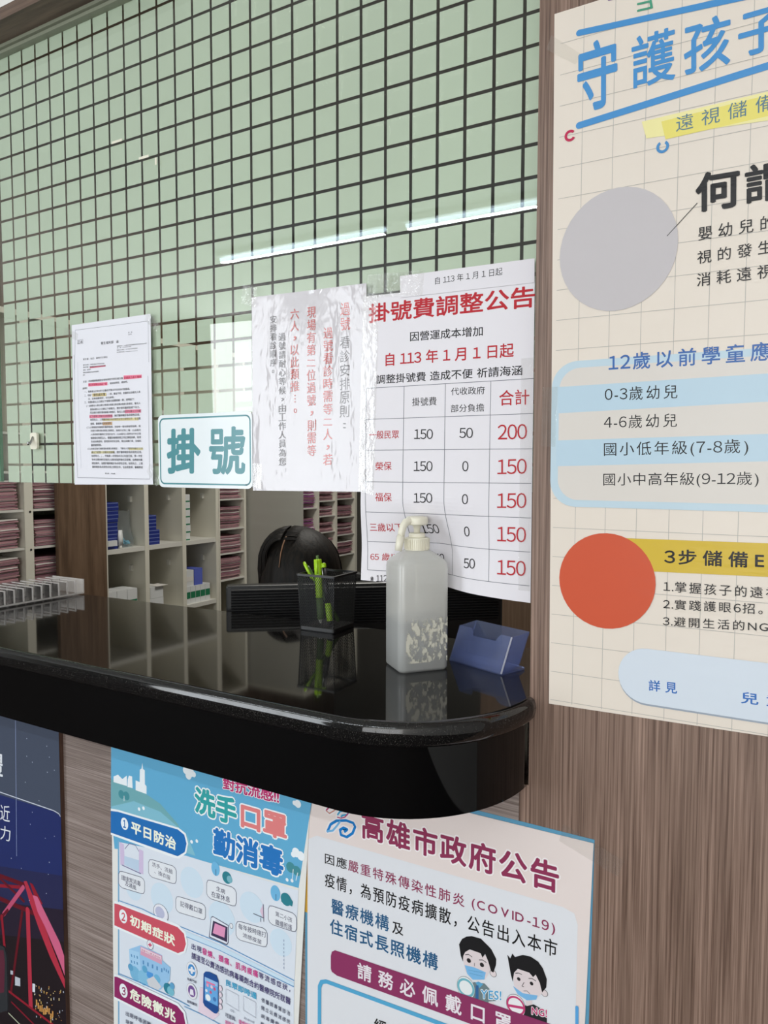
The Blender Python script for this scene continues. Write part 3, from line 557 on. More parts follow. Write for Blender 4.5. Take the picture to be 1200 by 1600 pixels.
  ('P',[(.5545,.5497),(.5828,.5498),(.5822,.5097),(.5539,.5103)],(104,168,222)),('P',[(.5545,.5497),(.5828,.5498),(.5827,.5426),(.5544,.5427)],(150,190,230)),
  ('P',[(.5579,.544),(.577,.5447),(.577,.5417),(.5578,.5407)],(226,120,160)),('E',.5605,.5374,.0028,.0028,(230,150,180)),('E',.5693,.5377,.0027,.0027,(240,200,210)),('E',.5757,.5365,.0027,.0027,(200,90,130)),
  ('E',.5613,.5167,.0055,.0055,(232,238,242)),('E',.5755,.5191,.0036,.0036,(70,120,180)),('E',.558,.5275,.0025,.0025,(230,230,236)),('E',.5672,.5279,.0025,.0025,(200,90,130)),('E',.5883,.5423,.0038,.0048,(84,88,110)),
  ('E',.5883,.5423,.0034,.0042,(228,212,224)),('E',.5881,.5316,.0038,.0047,(84,88,110)),('E',.5881,.5316,.0033,.0041,(228,212,224)),('E',.588,.5208,.0038,.0048,(84,88,110)),('E',.588,.5208,.0034,.0042,(228,212,224)),
  ('E',.5878,.5112,.0038,.0048,(84,88,110)),('E',.5878,.5112,.0034,.0042,(228,212,224)),('T','民眾即時通',[.5996,.5512,.6629,.5514,.5998,.5619],(72,166,204),.04,1.03),
  ('L',[(.5999,.546),(.626,.5445),(.6257,.5187),(.5996,.5216)],.0007,(190,192,204),1),('L',[(.6362,.5477),(.6611,.5461),(.6609,.5207),(.6359,.5238)],.0008,(190,192,204),1),
  ('T','iOS',[.6084,.512,.6165,.5119,.6084,.5162],(150,154,170),0,1.0),('T','Android',[.6368,.5096,.6572,.51,.6369,.5142],(150,154,170),0,1.0),('T','可諮詢、',[.5978,.4978,.621,.4987,.5979,.5056],(70,72,96),.02,1.0),
  ('T','發燒就醫',[.6258,.497,.6517,.498,.6259,.5053],(206,66,140),.02,1.0),('T','即時通',[.5976,.4865,.6161,.4879,.5977,.4931],(206,66,140),.02,1.0),('T','依醫師專業診治',[.6728,.5517,.728,.55,.6728,.5592],(70,72,96),.02,1.2),
  ('T','開立公費流感抗',[.6723,.5389,.7279,.5368,.6724,.5458],(70,72,96),.02,1.2),('T','病毒藥劑，',[.6715,.5254,.711,.5245,.6715,.5323],(70,72,96),.02,1.2),('T','醫師',[.6706,.5119,.687,.5121,.6707,.5188],(70,72,96),.02,1.2),
  ('L',[(.3474,.4807),(.4072,.4845),(.4915,.4868),(.5197,.4858)],.0013,(78,148,200),0),('L',[(.5076,.4812),(.555,.4827),(.5855,.4811),(.593,.4805)],.0012,(78,148,200),0),
  ('P',[(.3372,.4761),(.3455,.4784),(.4934,.4814),(.5098,.4722),(.5143,.4524),(.5107,.4331),(.3358,.4295)],(232,238,242)),
  ('P',[(.3371,.4717),(.3445,.4737),(.4913,.4762),(.5057,.4682),(.5102,.4508),(.5067,.4361),(.336,.4338)],(142,44,98)),('E',.3603,.454,.0103,.0125,(232,238,242)),('T','3',[.3555,.4441,.3655,.4465,.3559,.4599],(142,44,98),.05,1.0),
  ('T','危險徵兆',[.3762,.4447,.4874,.4436,.3768,.4669],(236,240,222),.06,1.05),('T','出現呼吸困難、',[.3645,.4096,.4322,.4127,.3647,.4182],(70,72,96),.02,1.1),('T','缺氧',[.3641,.395,.3829,.3966,.3643,.403],(70,72,96),.02,1.1),
 ],
 'bridge': [
  ('P',[(-.2527,.9319),(.2231,.9716),(.2098,.7369),(-.2664,.7229)],(74,82,100)),('P',[(-.2664,.7229),(.1858,.7398),(.2029,.7352),(.2096,.7311),(.2106,.6075),(-.2792,.5272)],(40,50,104)),
  ('P',[(-.2789,.5318),(.2112,.623),(.2119,.5502),(-.2852,.4346)],(44,46,84)),('P',[(-.2846,.4439),(.2122,.558),(.2126,.4925),(-.2901,.3598)],(44,36,52)),
  ('P',[(-.2898,.3645),(.2128,.4965),(.2124,.2972),(-.3082,.0833)],(38,30,34)),('L',[(-.1163,.7314),(.0202,.7392),(.1859,.7413),(.2002,.7391),(.2062,.733)],.0018,(208,214,228),0),
  ('L',[(.0775,.9019),(.0685,.6222)],.0012,(150,165,205),0),('T','體',[-.0327,.7662,.0314,.7707,-.0301,.8172],(232,236,242),.03,1.0),('T','近',[.0187,.682,.0498,.6849,.0203,.7149],(232,236,242),.005,1.0),
  ('T','視力',[-.0232,.6378,.0499,.6454,-.0216,.6679],(232,236,242),.005,1.0),('L',[(-.0285,.5603),(.0118,.5664),(.0875,.5705)],.0085,(104,26,38),0),('L',[(-.0298,.5348),(.0108,.5455),(.0758,.5619)],.0068,(150,34,50),0),
  ('L',[(-.0307,.5157),(.0095,.5187),(.1236,.5224)],.0094,(104,26,38),0),('L',[(.0116,.5614),(.0873,.5371)],.0059,(104,26,38),0),('L',[(.0873,.5652),(.0212,.4901)],.009,(196,86,120),0),
  ('L',[(.0074,.4754),(.0348,.5026)],.0059,(104,26,38),0),('L',[(.0812,.513),(.0373,.334)],.0066,(104,26,38),0),('L',[(.0991,.5227),(.1,.3288)],.0122,(186,54,74),0),('L',[(.0144,.4838),(.0206,.4215)],.0076,(150,34,50),0),
  ('P',[(.0891,.5778),(.0985,.5806),(.1446,.5191),(.164,.484),(.2147,.4078),(.2156,.3847),(.2048,.4042),(.1628,.452),(.1316,.4971),(.106,.5408)],(186,54,74)),
  ('P',[(.1077,.5805),(.1169,.58),(.1458,.5491),(.1275,.5435)],(150,34,50)),('P',[(.1159,.5578),(.13,.5593),(.1936,.49),(.2108,.457),(.2138,.4153),(.1921,.4504),(.1501,.5071),(.1299,.5283)],(214,104,140)),
  ('L',[(.0301,.3334),(.1693,.3175)],.0051,(150,34,50),0),('L',[(.039,.3138),(.114,.2935)],.0038,(130,30,46),0),('L',[(.0279,.2865),(.0694,.2757)],.0026,(190,196,170),0),
  ('P',[(-.036,.413),(.0049,.4246),(.0233,.4237),(.0314,.4024),(.0289,.2932),(-.0442,.2521)],(52,54,58)),('L',[(.0048,.4225),(.0219,.422),(.0288,.4015),(.0262,.2922)],.0025,(24,24,28),0),
  ('P',[(-.0094,.4051),(.0176,.4143),(.0202,.3861),(.0147,.3255),(-.014,.3106)],(96,44,60)),('P',[(.1337,.3789),(.1362,.3794),(.1359,.3741),(.1335,.3736)],(190,196,210)),
  ('P',[(.1265,.3794),(.129,.3799),(.1288,.3746),(.1263,.3741)],(196,140,80)),('P',[(.1816,.3469),(.184,.3474),(.1839,.3454),(.1815,.3449)],(196,140,80)),('P',[(.1371,.375),(.1396,.3755),(.1395,.3743),(.1371,.3738)],(196,140,80)),
  ('P',[(.1293,.3193),(.1318,.3198),(.1317,.3166),(.1292,.316)],(196,140,80)),('P',[(.1293,.363),(.1317,.3635),(.1316,.3603),(.1291,.3598)],(216,180,104)),
  ('P',[(.1866,.3781),(.189,.3786),(.1888,.3734),(.1864,.3729)],(226,206,150)),('P',[(.1274,.3509),(.1298,.3514),(.1298,.3502),(.1273,.3496)],(196,140,80)),
  ('P',[(.1125,.3593),(.1149,.3599),(.1148,.3566),(.1123,.356)],(226,206,150)),('P',[(.1481,.3483),(.1506,.3488),(.1504,.3435),(.1479,.343)],(190,196,210)),
  ('P',[(.1264,.3625),(.1289,.363),(.1288,.3618),(.1263,.3613)],(216,180,104)),('P',[(.115,.3363),(.1175,.3368),(.1174,.3335),(.1149,.333)],(190,196,210)),
  ('P',[(.1746,.3879),(.177,.3884),(.1769,.3864),(.1746,.3859)],(216,180,104)),('P',[(.1492,.3764),(.1516,.3769),(.1514,.3717),(.149,.3712)],(196,140,80)),
  ('P',[(.128,.3537),(.1305,.3543),(.1303,.351),(.1279,.3505)],(226,206,150)),('P',[(.1923,.3961),(.1947,.3966),(.1946,.3954),(.1923,.3949)],(226,206,150)),
  ('P',[(.136,.3458),(.1385,.3463),(.1384,.3443),(.1359,.3438)],(216,180,104)),('P',[(.142,.3761),(.1444,.3766),(.1442,.3713),(.1418,.3708)],(216,180,104)),
  ('P',[(.1145,.3311),(.117,.3316),(.1168,.3283),(.1143,.3278)],(196,140,80)),('P',[(.1135,.3598),(.116,.3604),(.1159,.3583),(.1134,.3578)],(190,196,210)),('P',[(.1866,.3412),(.189,.3417),(.1889,.3405),(.1866,.34)],(196,140,80)),
  ('P',[(.1653,.3328),(.1677,.3334),(.1676,.3301),(.1652,.3296)],(226,206,150)),('P',[(.1335,.3439),(.136,.3444),(.1359,.3424),(.1334,.3418)],(196,140,80)),
  ('P',[(.1629,.3692),(.1653,.3697),(.1651,.3645),(.1627,.364)],(226,206,150)),('P',[(.1432,.3323),(.1456,.3329),(.1455,.3296),(.1431,.329)],(216,180,104)),
  ('P',[(.1515,.3768),(.1539,.3773),(.1539,.3753),(.1514,.3748)],(216,180,104)),('P',[(.1179,.3777),(.1204,.3782),(.1203,.3762),(.1178,.3757)],(226,206,150)),
  ('P',[(.1653,.3572),(.1677,.3577),(.1676,.3557),(.1652,.3552)],(196,140,80)),('P',[(.2003,.397),(.2026,.3974),(.2025,.3943),(.2002,.3938)],(190,196,210)),
  ('P',[(.1702,.3828),(.1726,.3833),(.1725,.3813),(.1701,.3808)],(226,206,150)),('P',[(.1507,.3566),(.1531,.3571),(.153,.3551),(.1506,.3545)],(190,196,210)),
  ('P',[(.1506,.3456),(.1531,.3462),(.1528,.3409),(.1504,.3404)],(226,206,150)),('P',[(.1572,.3908),(.1596,.3913),(.1595,.388),(.1571,.3875)],(196,140,80)),
  ('P',[(.134,.3716),(.1364,.3721),(.1363,.3701),(.1339,.3696)],(190,196,210)),('P',[(.1893,.3924),(.1916,.3929),(.1916,.3917),(.1892,.3912)],(196,140,80)),
  ('P',[(.1604,.3246),(.1628,.3251),(.1626,.3198),(.1602,.3193)],(216,180,104)),('P',[(.1567,.3863),(.1591,.3868),(.159,.3848),(.1566,.3843)],(226,206,150)),
  ('P',[(.1411,.3421),(.1435,.3426),(.1434,.3393),(.141,.3388)],(190,196,210)),('P',[(.1581,.3474),(.1605,.3479),(.1604,.3447),(.158,.3442)],(196,140,80)),('P',[(.1917,.3367),(.194,.3373),(.194,.3361),(.1916,.3355)],(196,140,80)),
  ('P',[(.1958,.3579),(.1981,.3585),(.1981,.3573),(.1957,.3567)],(190,196,210)),('P',[(.1918,.3941),(.1942,.3946),(.194,.3914),(.1917,.3909)],(216,180,104)),
  ('P',[(.1878,.3542),(.1902,.3547),(.19,.3495),(.1876,.349)],(190,196,210)),('P',[(.1765,.334),(.1789,.3345),(.1788,.3325),(.1764,.332)],(216,180,104)),('P',[(.1313,.3745),(.1338,.375),(.1336,.3717),(.1312,.3712)],(216,180,104)),
  ('P',[(.146,.3356),(.1485,.3362),(.1483,.3309),(.1458,.3303)],(226,206,150)),('P',[(.1595,.3321),(.1619,.3326),(.1618,.3306),(.1594,.3301)],(226,206,150)),
  ('P',[(.1716,.3741),(.174,.3746),(.1738,.3694),(.1714,.3689)],(190,196,210)),('P',[(.115,.3784),(.1175,.3789),(.1174,.3777),(.1149,.3772)],(190,196,210)),
  ('P',[(.1621,.3764),(.1645,.3769),(.1644,.3749),(.162,.3744)],(216,180,104)),('P',[(.1431,.3349),(.1455,.3354),(.1455,.3342),(.143,.3336)],(196,140,80)),('P',[(.1847,.3435),(.187,.344),(.187,.3428),(.1846,.3423)],(190,196,210)),
  ('P',[(.1447,.334),(.1471,.3345),(.147,.3312),(.1446,.3307)],(190,196,210)),('P',[(.1324,.3515),(.1348,.352),(.1346,.3467),(.1322,.3461)],(216,180,104)),
  ('P',[(.1169,.3163),(.1194,.3168),(.1193,.3135),(.1168,.313)],(190,196,210)),('P',[(.148,.3403),(.1504,.3409),(.1502,.3356),(.1478,.335)],(216,180,104)),
  ('P',[(.1661,.3298),(.1685,.3304),(.1684,.3271),(.166,.3266)],(190,196,210)),('P',[(.1483,.3343),(.1508,.3349),(.1507,.3328),(.1483,.3323)],(196,140,80)),
  ('P',[(.1896,.3901),(.1919,.3906),(.1918,.3886),(.1895,.3881)],(196,140,80)),('P',[(.156,.3689),(.1584,.3694),(.1584,.3682),(.156,.3677)],(226,206,150)),
  ('P',[(.1083,.3786),(.1164,.3804),(.1157,.3631),(.1076,.3613)],(224,228,240)),('P',[(.0533,.373),(.07,.3749),(.0692,.3582),(.0524,.3541)],(200,204,214)),
  ('P',[(.0388,.3802),(.0473,.382),(.0469,.374),(.0384,.3718)],(190,194,206)),('P',[(.1176,.3496),(.1219,.3504),(.1214,.3381),(.117,.3373)],(206,150,84)),
  ('P',[(.1229,.3453),(.1272,.3461),(.1267,.3338),(.1224,.3329)],(206,150,84)),('P',[(.1283,.342),(.1325,.3428),(.132,.3305),(.1277,.3297)],(206,150,84)),('P',[(.1338,.3429),(.138,.3437),(.1375,.3315),(.1333,.3306)],(206,150,84)),
  ('P',[(.1391,.3397),(.1434,.3405),(.1429,.3283),(.1386,.3274)],(206,150,84)),('P',[(.1447,.3431),(.1489,.3439),(.1484,.3317),(.1442,.3309)],(206,150,84)),
  ('P',[(.1503,.349),(.1545,.3498),(.1541,.3376),(.1498,.3368)],(206,150,84)),('P',[(.1556,.3466),(.1598,.3475),(.1593,.3353),(.1551,.3345)],(206,150,84)),('P',[(.1607,.3382),(.1648,.339),(.1644,.3268),(.1602,.326)],(206,150,84)),
  ('P',[(.1663,.3452),(.1705,.346),(.17,.3339),(.1658,.3331)],(206,150,84)),('E',.1121,.8645,.001,.001,(196,206,224)),('E',.1714,.8613,.001,.001,(196,206,224)),('E',.1106,.83,.001,.001,(196,206,224)),
  ('E',.1782,.8418,.001,.001,(196,206,224)),('E',.1712,.8117,.0011,.0011,(196,206,224)),('E',.1918,.8199,.001,.001,(196,206,224)),('E',.1272,.8218,.001,.001,(196,206,224)),('E',.144,.7511,.001,.001,(196,206,224)),
  ('E',.1158,.6982,.001,.001,(196,206,224)),('E',.1601,.6822,.001,.001,(196,206,224)),('E',.1869,.693,.001,.001,(196,206,224)),('E',.1702,.6383,.0011,.0011,(196,206,224)),('E',.0839,.6024,.001,.001,(196,206,224)),
  ('E',.123,.7235,.001,.001,(196,206,224)),('E',.1663,.6139,.001,.001,(196,206,224)),('E',.1062,.5449,.0011,.0011,(196,206,224)),('E',.1588,.5746,.0011,.0011,(196,206,224)),('E',.0529,.6139,.001,.001,(196,206,224)),
  ('E',.104,.7779,.001,.001,(196,206,224)),
 ],
 'letter': [
  ('L',[(.1891,1.6339),(.3814,1.6324)],.0005,(90,92,104),0),('L',[(.3814,1.6324),(.381,1.5619)],.0005,(110,112,124),0),('L',[(.1891,1.6339),(.185,1.5625)],.0005,(110,112,124),0),
  ('P',[(.2275,1.5638),(.2705,1.5643),(.2704,1.5615),(.2274,1.5611)],(222,120,140)),('P',[(.3172,1.5428),(.3633,1.5415),(.3632,1.5355),(.317,1.5354)],(238,138,164)),
  ('P',[(.2226,1.5341),(.2745,1.5334),(.2743,1.5275),(.2224,1.5281)],(238,138,164)),('P',[(.2331,1.5149),(.2708,1.5143),(.2706,1.5083),(.2329,1.5088)],(222,204,150)),
  ('T','正本',[.1951,1.6081,.2093,1.608,.1953,1.6142],(62,62,70),.01,1.0),('L',[(.195,1.6153),(.2103,1.6153),(.2101,1.6079),(.1947,1.6079)],.0004,(110,112,124),1),
  ('T','衛生福利部\u3000函',[.259,1.6015,.3058,1.6009,.2591,1.6067],(62,62,70),.02,1.0),('T','檔\u3000號：',[.3312,1.6158,.3421,1.6158,.3313,1.6183],(62,62,70),0,1.0),('T','保存年限：',[.3311,1.6125,.3408,1.6126,.3311,1.6144],(62,62,70),0,1.0),
  ('T','機關地址：115臺北市南港區忠孝東路6段488號',[.3014,1.5944,.3767,1.5935,.3015,1.5966],(62,62,70),0,1.0),('T','傳\u3000真：(02)85907088',[.3013,1.5912,.3378,1.5911,.3014,1.5934],(62,62,70),0,1.0),
  ('T','聯絡人及電話：李小姐(02)85906666',[.3012,1.5873,.3541,1.5869,.3013,1.5895],(62,62,70),0,1.0),('T','電子郵件信箱：mdply@mohw.gov.tw',[.3011,1.5834,.354,1.5828,.3012,1.5856],(62,62,70),0,1.0),
  ('T','受文者：如正、副本行文單位',[.2096,1.577,.2762,1.5766,.2097,1.5805],(62,62,70),.01,1.0),('T','發文日期：中華民國107年6月26日',[.2093,1.5671,.2672,1.5662,.2094,1.5695],(62,62,70),.01,1.0),
  ('T','發文字號：衛部醫字第1071664523號',[.2091,1.5627,.2704,1.562,.2092,1.5652],(62,62,70),.01,1.0),('T','速別：普通件',[.2089,1.5577,.2305,1.5578,.209,1.5601],(62,62,70),.01,1.0),
  ('T','密等及解密條件或保密期限：',[.2088,1.5531,.2527,1.5527,.2089,1.5555],(62,62,70),.01,1.0),('T','附件：',[.2086,1.5485,.2145,1.5485,.2087,1.5509],(62,62,70),.01,1.0),
  ('T','主旨：所詢醫療機構是否得依規定可修正處方箋',[.2082,1.5357,.3156,1.5362,.2083,1.5396],(62,62,70),.01,1.0),('T','依據該之處方箋調',[.3178,1.5364,.3618,1.5358,.3179,1.5408],(190,40,80),.02,1.0),
  ('T','劑之依據藥品成品一案',[.2229,1.5291,.2731,1.5284,.223,1.5334],(190,40,80),.02,1.0),('T','，復如說明段，請查照。',[.2762,1.5287,.3279,1.5292,.2763,1.5325],(62,62,70),.01,1.0),
  ('T','說明：',[.2064,1.5233,.2204,1.5236,.2065,1.5269],(62,62,70),.01,1.0),('T','一、復貴會107年6月7日醫改字第1070000047號書函。',[.2114,1.5167,.3329,1.5165,.2116,1.5207],(62,62,70),.01,1.0),
  ('T','二、所稱「',[.2112,1.5098,.2334,1.51,.2113,1.5139],(62,62,70),.01,1.0),('T','慢性處方箋',[.2362,1.5096,.2682,1.5094,.2364,1.5145],(62,62,70),.01,1.0),
  ('T','」一詞，雖並不明，查醫師法及驗光人員',[.271,1.5096,.3591,1.5096,.2711,1.5136],(62,62,70),.01,1.0),('T','法，並無相關規定，合先敘明。',[.2212,1.5034,.292,1.5034,.2214,1.5073],(62,62,70),.01,1.0),
  ('P',[(.3195,1.4817),(.3601,1.4812),(.3599,1.4754),(.3193,1.4753)],(238,138,164)),('P',[(.2242,1.4758),(.2862,1.4746),(.2861,1.469),(.224,1.4699)],(238,138,164)),
  ('P',[(.2608,1.4675),(.3536,1.4671),(.3535,1.462),(.2606,1.4635)],(224,212,160)),('P',[(.2602,1.4615),(.2853,1.4615),(.2851,1.4555),(.26,1.4557)],(216,178,140)),
  ('P',[(.3275,1.4137),(.3636,1.4136),(.3635,1.4096),(.3274,1.4097)],(224,216,170)),('P',[(.2272,1.4086),(.2892,1.4086),(.2891,1.4044),(.227,1.4043)],(224,216,170)),
  ('T','三、有關6歲以上15歲以下者驗光相關疑義一案，說明如下：',[.2108,1.497,.3448,1.4974,.2109,1.5013],(62,62,70),.01,1.0),('T','(一)依驗光人員法第12條第1項第1款及第2項第1款規定，驗光人',[.2164,1.4901,.3594,1.4895,.2165,1.4945],(62,62,70),.01,1.0),
  ('T','員為6歲以上15歲以下者驗光，應於眼科醫師指導下為之。',[.2264,1.4836,.3575,1.483,.2265,1.4879],(62,62,70),.01,1.0),('T','同法施行細則第6條第2項規定，驗光人員依於6歲以上15歲',[.2262,1.4775,.3591,1.4762,.2263,1.4818],(62,62,70),.01,1.0),
  ('T','以下者第1次驗光及配鏡者，應於醫師確診為非假性近視，',[.2248,1.4707,.3572,1.4697,.2249,1.475],(62,62,70),.01,1.0),('T','始得為之。上開醫師確診為非假性近視之證明文件，包含照',[.2261,1.4645,.3587,1.463,.2263,1.4688],(62,62,70),.01,1.0),
  ('T','會單、醫囑單或診斷證明。',[.2263,1.4571,.2842,1.4568,.2264,1.4614],(62,62,70),.01,1.0),('T','(二)上開規定所稱眼科醫師指導，係指每一驗光師接受指導，該',[.216,1.4504,.3584,1.4494,.2161,1.4548],(62,62,70),.01,1.0),
  ('T','法施行細則第6條第1項規定，指導方式有二種：(1)由驗光',[.2264,1.4443,.3591,1.4424,.2265,1.4486],(62,62,70),.01,1.0),('T','人員與眼科醫師訂定契約合作。(2)由驗光人員參加中央主管',[.2266,1.4374,.3589,1.436,.2267,1.4417],(62,62,70),.01,1.0),
  ('T','機關委託專業法人、團體及機構辦理之特定課程訓練，取得',[.2264,1.431,.3591,1.4299,.2265,1.4353],(62,62,70),.01,1.0),('T','完成訓練證明；發現有特定狀況時，應出具轉介單，至眼科',[.2267,1.4243,.3595,1.4233,.2269,1.4286],(62,62,70),.01,1.0),
  ('T','醫師處檢查。',[.2269,1.4176,.256,1.4178,.227,1.422],(62,62,70),.01,1.0),('T','(三)次按法施行細則第6條第2項規定：「驗光人員對於6歲以上15',[.217,1.411,.3631,1.4101,.2171,1.4154],(62,62,70),.01,1.0),
  ('T','歲以下者第一次驗光及配鏡，應於醫師確診為非假性近視，',[.2276,1.4045,.3607,1.4038,.2277,1.4089],(62,62,70),.01,1.0),('T','始得為之。」，所稱第一次係指本法公布施行後，第一次至',[.2278,1.3978,.3614,1.3969,.2279,1.4022],(62,62,70),.01,1.0),
  ('T','依本法第6條所定驗光人員負責處所驗光及配鏡，指應眼科醫',[.2283,1.3912,.3616,1.3903,.2285,1.3955],(62,62,70),.01,1.0),('T','師指導外，並應於醫師確診為非假性近視，始得為之，上開',[.2285,1.3842,.362,1.3837,.2286,1.3886],(62,62,70),.01,1.0),
  ('T','醫師確診為非假性近視之證明文件，包含照會單、醫囑單或',[.229,1.3775,.3623,1.3769,.2292,1.3819],(62,62,70),.01,1.0),('T','第1頁\u3000共2頁',[.2638,1.3664,.2908,1.3661,.2639,1.3692],(62,62,70),.01,1.0),
  ('L',[(.187,1.3595),(.3795,1.3586)],.0006,(90,92,104),0),('L',[(.3791,1.5381),(.3795,1.3586)],.0005,(110,112,124),0),('L',[(.1855,1.5882),(.1834,1.4722),(.187,1.3595)],.0005,(110,112,124),0),
  ('L',[(.1953,1.5747),(.1943,1.4719),(.1979,1.3772)],.0003,(150,152,164),0),
 ],
 'sign': [
  ('RO',.409,1.3514,.6094,1.4624,.009,.0026,(70,140,148)),('T','掛',[.4235,1.3678,.5019,1.369,.4252,1.4447],(70,140,148),.06,1.0),('T','號',[.5209,1.3673,.5988,1.3669,.5222,1.4459],(70,140,148),.042,1.0),
 ],
 'notice': [
  ('T','過',[.7798,1.6015,.7967,1.6013,.7798,1.6202],(196,84,78),.01,1.0),('T','號',[.7797,1.5802,.7967,1.5801,.7798,1.599],(196,84,78),.01,1.0),('T','看',[.7788,1.5539,.7958,1.554,.7788,1.5715],(84,80,82),.005,1.0),
  ('T','診',[.7788,1.5338,.7957,1.534,.7788,1.5515],(84,80,82),.005,1.0),('T','安',[.7787,1.5136,.7957,1.514,.7788,1.5313],(84,80,82),.005,1.0),('T','排',[.7787,1.4934,.7957,1.494,.7787,1.5112],(84,80,82),.005,1.0),
  ('T','原',[.7787,1.4731,.7957,1.4739,.7787,1.491],(84,80,82),.005,1.0),('T','則',[.7786,1.4528,.7957,1.4537,.7787,1.4707],(84,80,82),.005,1.0),('T','：',[.7846,1.4374,.7906,1.4372,.7846,1.4452],(84,80,82),.005,1.0),
  ('T','過',[.7501,1.5705,.7665,1.5705,.7502,1.5869],(196,84,78),.01,1.0),('T','號',[.7499,1.5519,.7664,1.552,.75,1.5683],(196,84,78),.01,1.0),('T','看',[.7498,1.5332,.7663,1.5335,.7499,1.5497],(196,84,78),.01,1.0),
  ('T','診',[.7496,1.5145,.7662,1.5149,.7497,1.531],(196,84,78),.01,1.0),('T','時',[.7495,1.4958,.766,1.4963,.7496,1.5123],(196,84,78),.01,1.0),('T','需',[.7493,1.477,.7659,1.4777,.7495,1.4935],(196,84,78),.01,1.0),
  ('T','等',[.7492,1.4582,.7658,1.459,.7493,1.4747],(196,84,78),.01,1.0),('T','二',[.749,1.4426,.7656,1.4422,.7491,1.4526],(196,84,78),.01,1.0),('T','人',[.7489,1.4204,.7655,1.4215,.749,1.437],(196,84,78),.01,1.0),
  ('T','，',[.7546,1.4061,.7604,1.406,.7547,1.4134],(196,84,78),.01,1.0),('T','若',[.7486,1.3824,.7653,1.3838,.7487,1.3992],(196,84,78),.01,1.0),('T','現',[.7208,1.6036,.7367,1.6033,.7209,1.6199],(196,84,78),.01,1.0),
  ('T','場',[.7206,1.585,.7366,1.5848,.7208,1.6013],(196,84,78),.01,1.0),('T','有',[.7204,1.5663,.7364,1.5663,.7206,1.5827],(196,84,78),.01,1.0),('T','第',[.7203,1.5476,.7363,1.5477,.7204,1.564],(196,84,78),.01,1.0),
  ('T','二',[.7201,1.5321,.7361,1.5311,.7202,1.542],(196,84,78),.01,1.0),('T','位',[.7199,1.51,.736,1.5104,.7201,1.5266],(196,84,78),.01,1.0),('T','過',[.7197,1.4912,.7358,1.4917,.7199,1.5078],(196,84,78),.01,1.0),
  ('T','號',[.7196,1.4723,.7356,1.473,.7197,1.4889],(196,84,78),.01,1.0),('T','，',[.7251,1.4579,.7307,1.4577,.7252,1.4652],(196,84,78),.01,1.0),('T','則',[.7192,1.4345,.7353,1.4354,.7194,1.4511],(196,84,78),.01,1.0),
  ('T','需',[.719,1.4155,.7352,1.4166,.7192,1.4322],(196,84,78),.01,1.0),('T','等',[.7188,1.3964,.735,1.3977,.719,1.4132],(196,84,78),.01,1.0),('T','六',[.6892,1.6047,.7057,1.6044,.6893,1.6206],(196,84,78),.01,1.0),
  ('T','人',[.6892,1.5865,.7056,1.5864,.6892,1.6025],(196,84,78),.01,1.0),('T','，',[.6949,1.5724,.7007,1.5719,.6949,1.5794],(196,84,78),.01,1.0),('T','以',[.689,1.5502,.7055,1.5503,.6891,1.5662],(196,84,78),.01,1.0),
  ('T','此',[.689,1.5319,.7054,1.5322,.689,1.548],(196,84,78),.01,1.0),('T','類',[.6889,1.5137,.7054,1.5141,.689,1.5298],(196,84,78),.01,1.0),('T','推',[.6888,1.4954,.7053,1.4959,.6889,1.5115],(196,84,78),.01,1.0),
  ('E',.6971,1.4895,.0011,.0011,(196,84,78)),('E',.6971,1.4847,.0011,.0011,(196,84,78)),('E',.697,1.4799,.0011,.0011,(196,84,78)),('T','。',[.6945,1.463,.7003,1.4628,.6945,1.4701],(196,84,78),.01,1.0),
  ('T','過',[.6662,1.5743,.6795,1.5743,.6662,1.5863],(84,80,82),.0,1.0),('T','號',[.6661,1.5607,.6795,1.5607,.6662,1.5727],(84,80,82),.0,1.0),('T','請',[.6661,1.5471,.6794,1.5472,.6661,1.5591],(84,80,82),.0,1.0),
  ('T','耐',[.666,1.5335,.6794,1.5336,.6661,1.5455],(84,80,82),.0,1.0),('T','心',[.666,1.5198,.6794,1.5201,.666,1.5318],(84,80,82),.0,1.0),('T','等',[.6659,1.5061,.6793,1.5065,.666,1.5182],(84,80,82),.0,1.0),
  ('T','候',[.6659,1.4924,.6793,1.4928,.6659,1.5045],(84,80,82),.0,1.0),('T','，',[.6706,1.4819,.6753,1.4817,.6706,1.4872],(84,80,82),.0,1.0),('T','由',[.6658,1.4649,.6792,1.4655,.6658,1.477],(84,80,82),.0,1.0),
  ('T','工',[.6658,1.4512,.6792,1.4518,.6658,1.4633],(84,80,82),.0,1.0),('T','作',[.6657,1.4374,.6792,1.4381,.6657,1.4495],(84,80,82),.0,1.0),('T','人',[.6657,1.4236,.6791,1.4244,.6657,1.4357],(84,80,82),.0,1.0),
  ('T','員',[.6656,1.4097,.6791,1.4107,.6657,1.4219],(84,80,82),.0,1.0),('T','為',[.6656,1.3959,.679,1.3969,.6656,1.4081],(84,80,82),.0,1.0),('T','您',[.6655,1.382,.679,1.3831,.6656,1.3942],(84,80,82),.0,1.0),
  ('T','安',[.6497,1.6028,.6622,1.6026,.6499,1.6144],(84,80,82),.0,1.0),('T','排',[.6494,1.5896,.662,1.5895,.6497,1.6012],(84,80,82),.0,1.0),('T','看',[.6492,1.5763,.6617,1.5763,.6494,1.588],(84,80,82),.0,1.0),
  ('T','診',[.6489,1.5631,.6615,1.5631,.6491,1.5748],(84,80,82),.0,1.0),('T','順',[.6486,1.5498,.6612,1.5499,.6489,1.5615],(84,80,82),.0,1.0),('T','序',[.6484,1.5365,.6609,1.5367,.6486,1.5482],(84,80,82),.0,1.0),
  ('T','。',[.6525,1.5262,.6569,1.5259,.6527,1.5314],(84,80,82),.0,1.0),
 ],
 'price': [
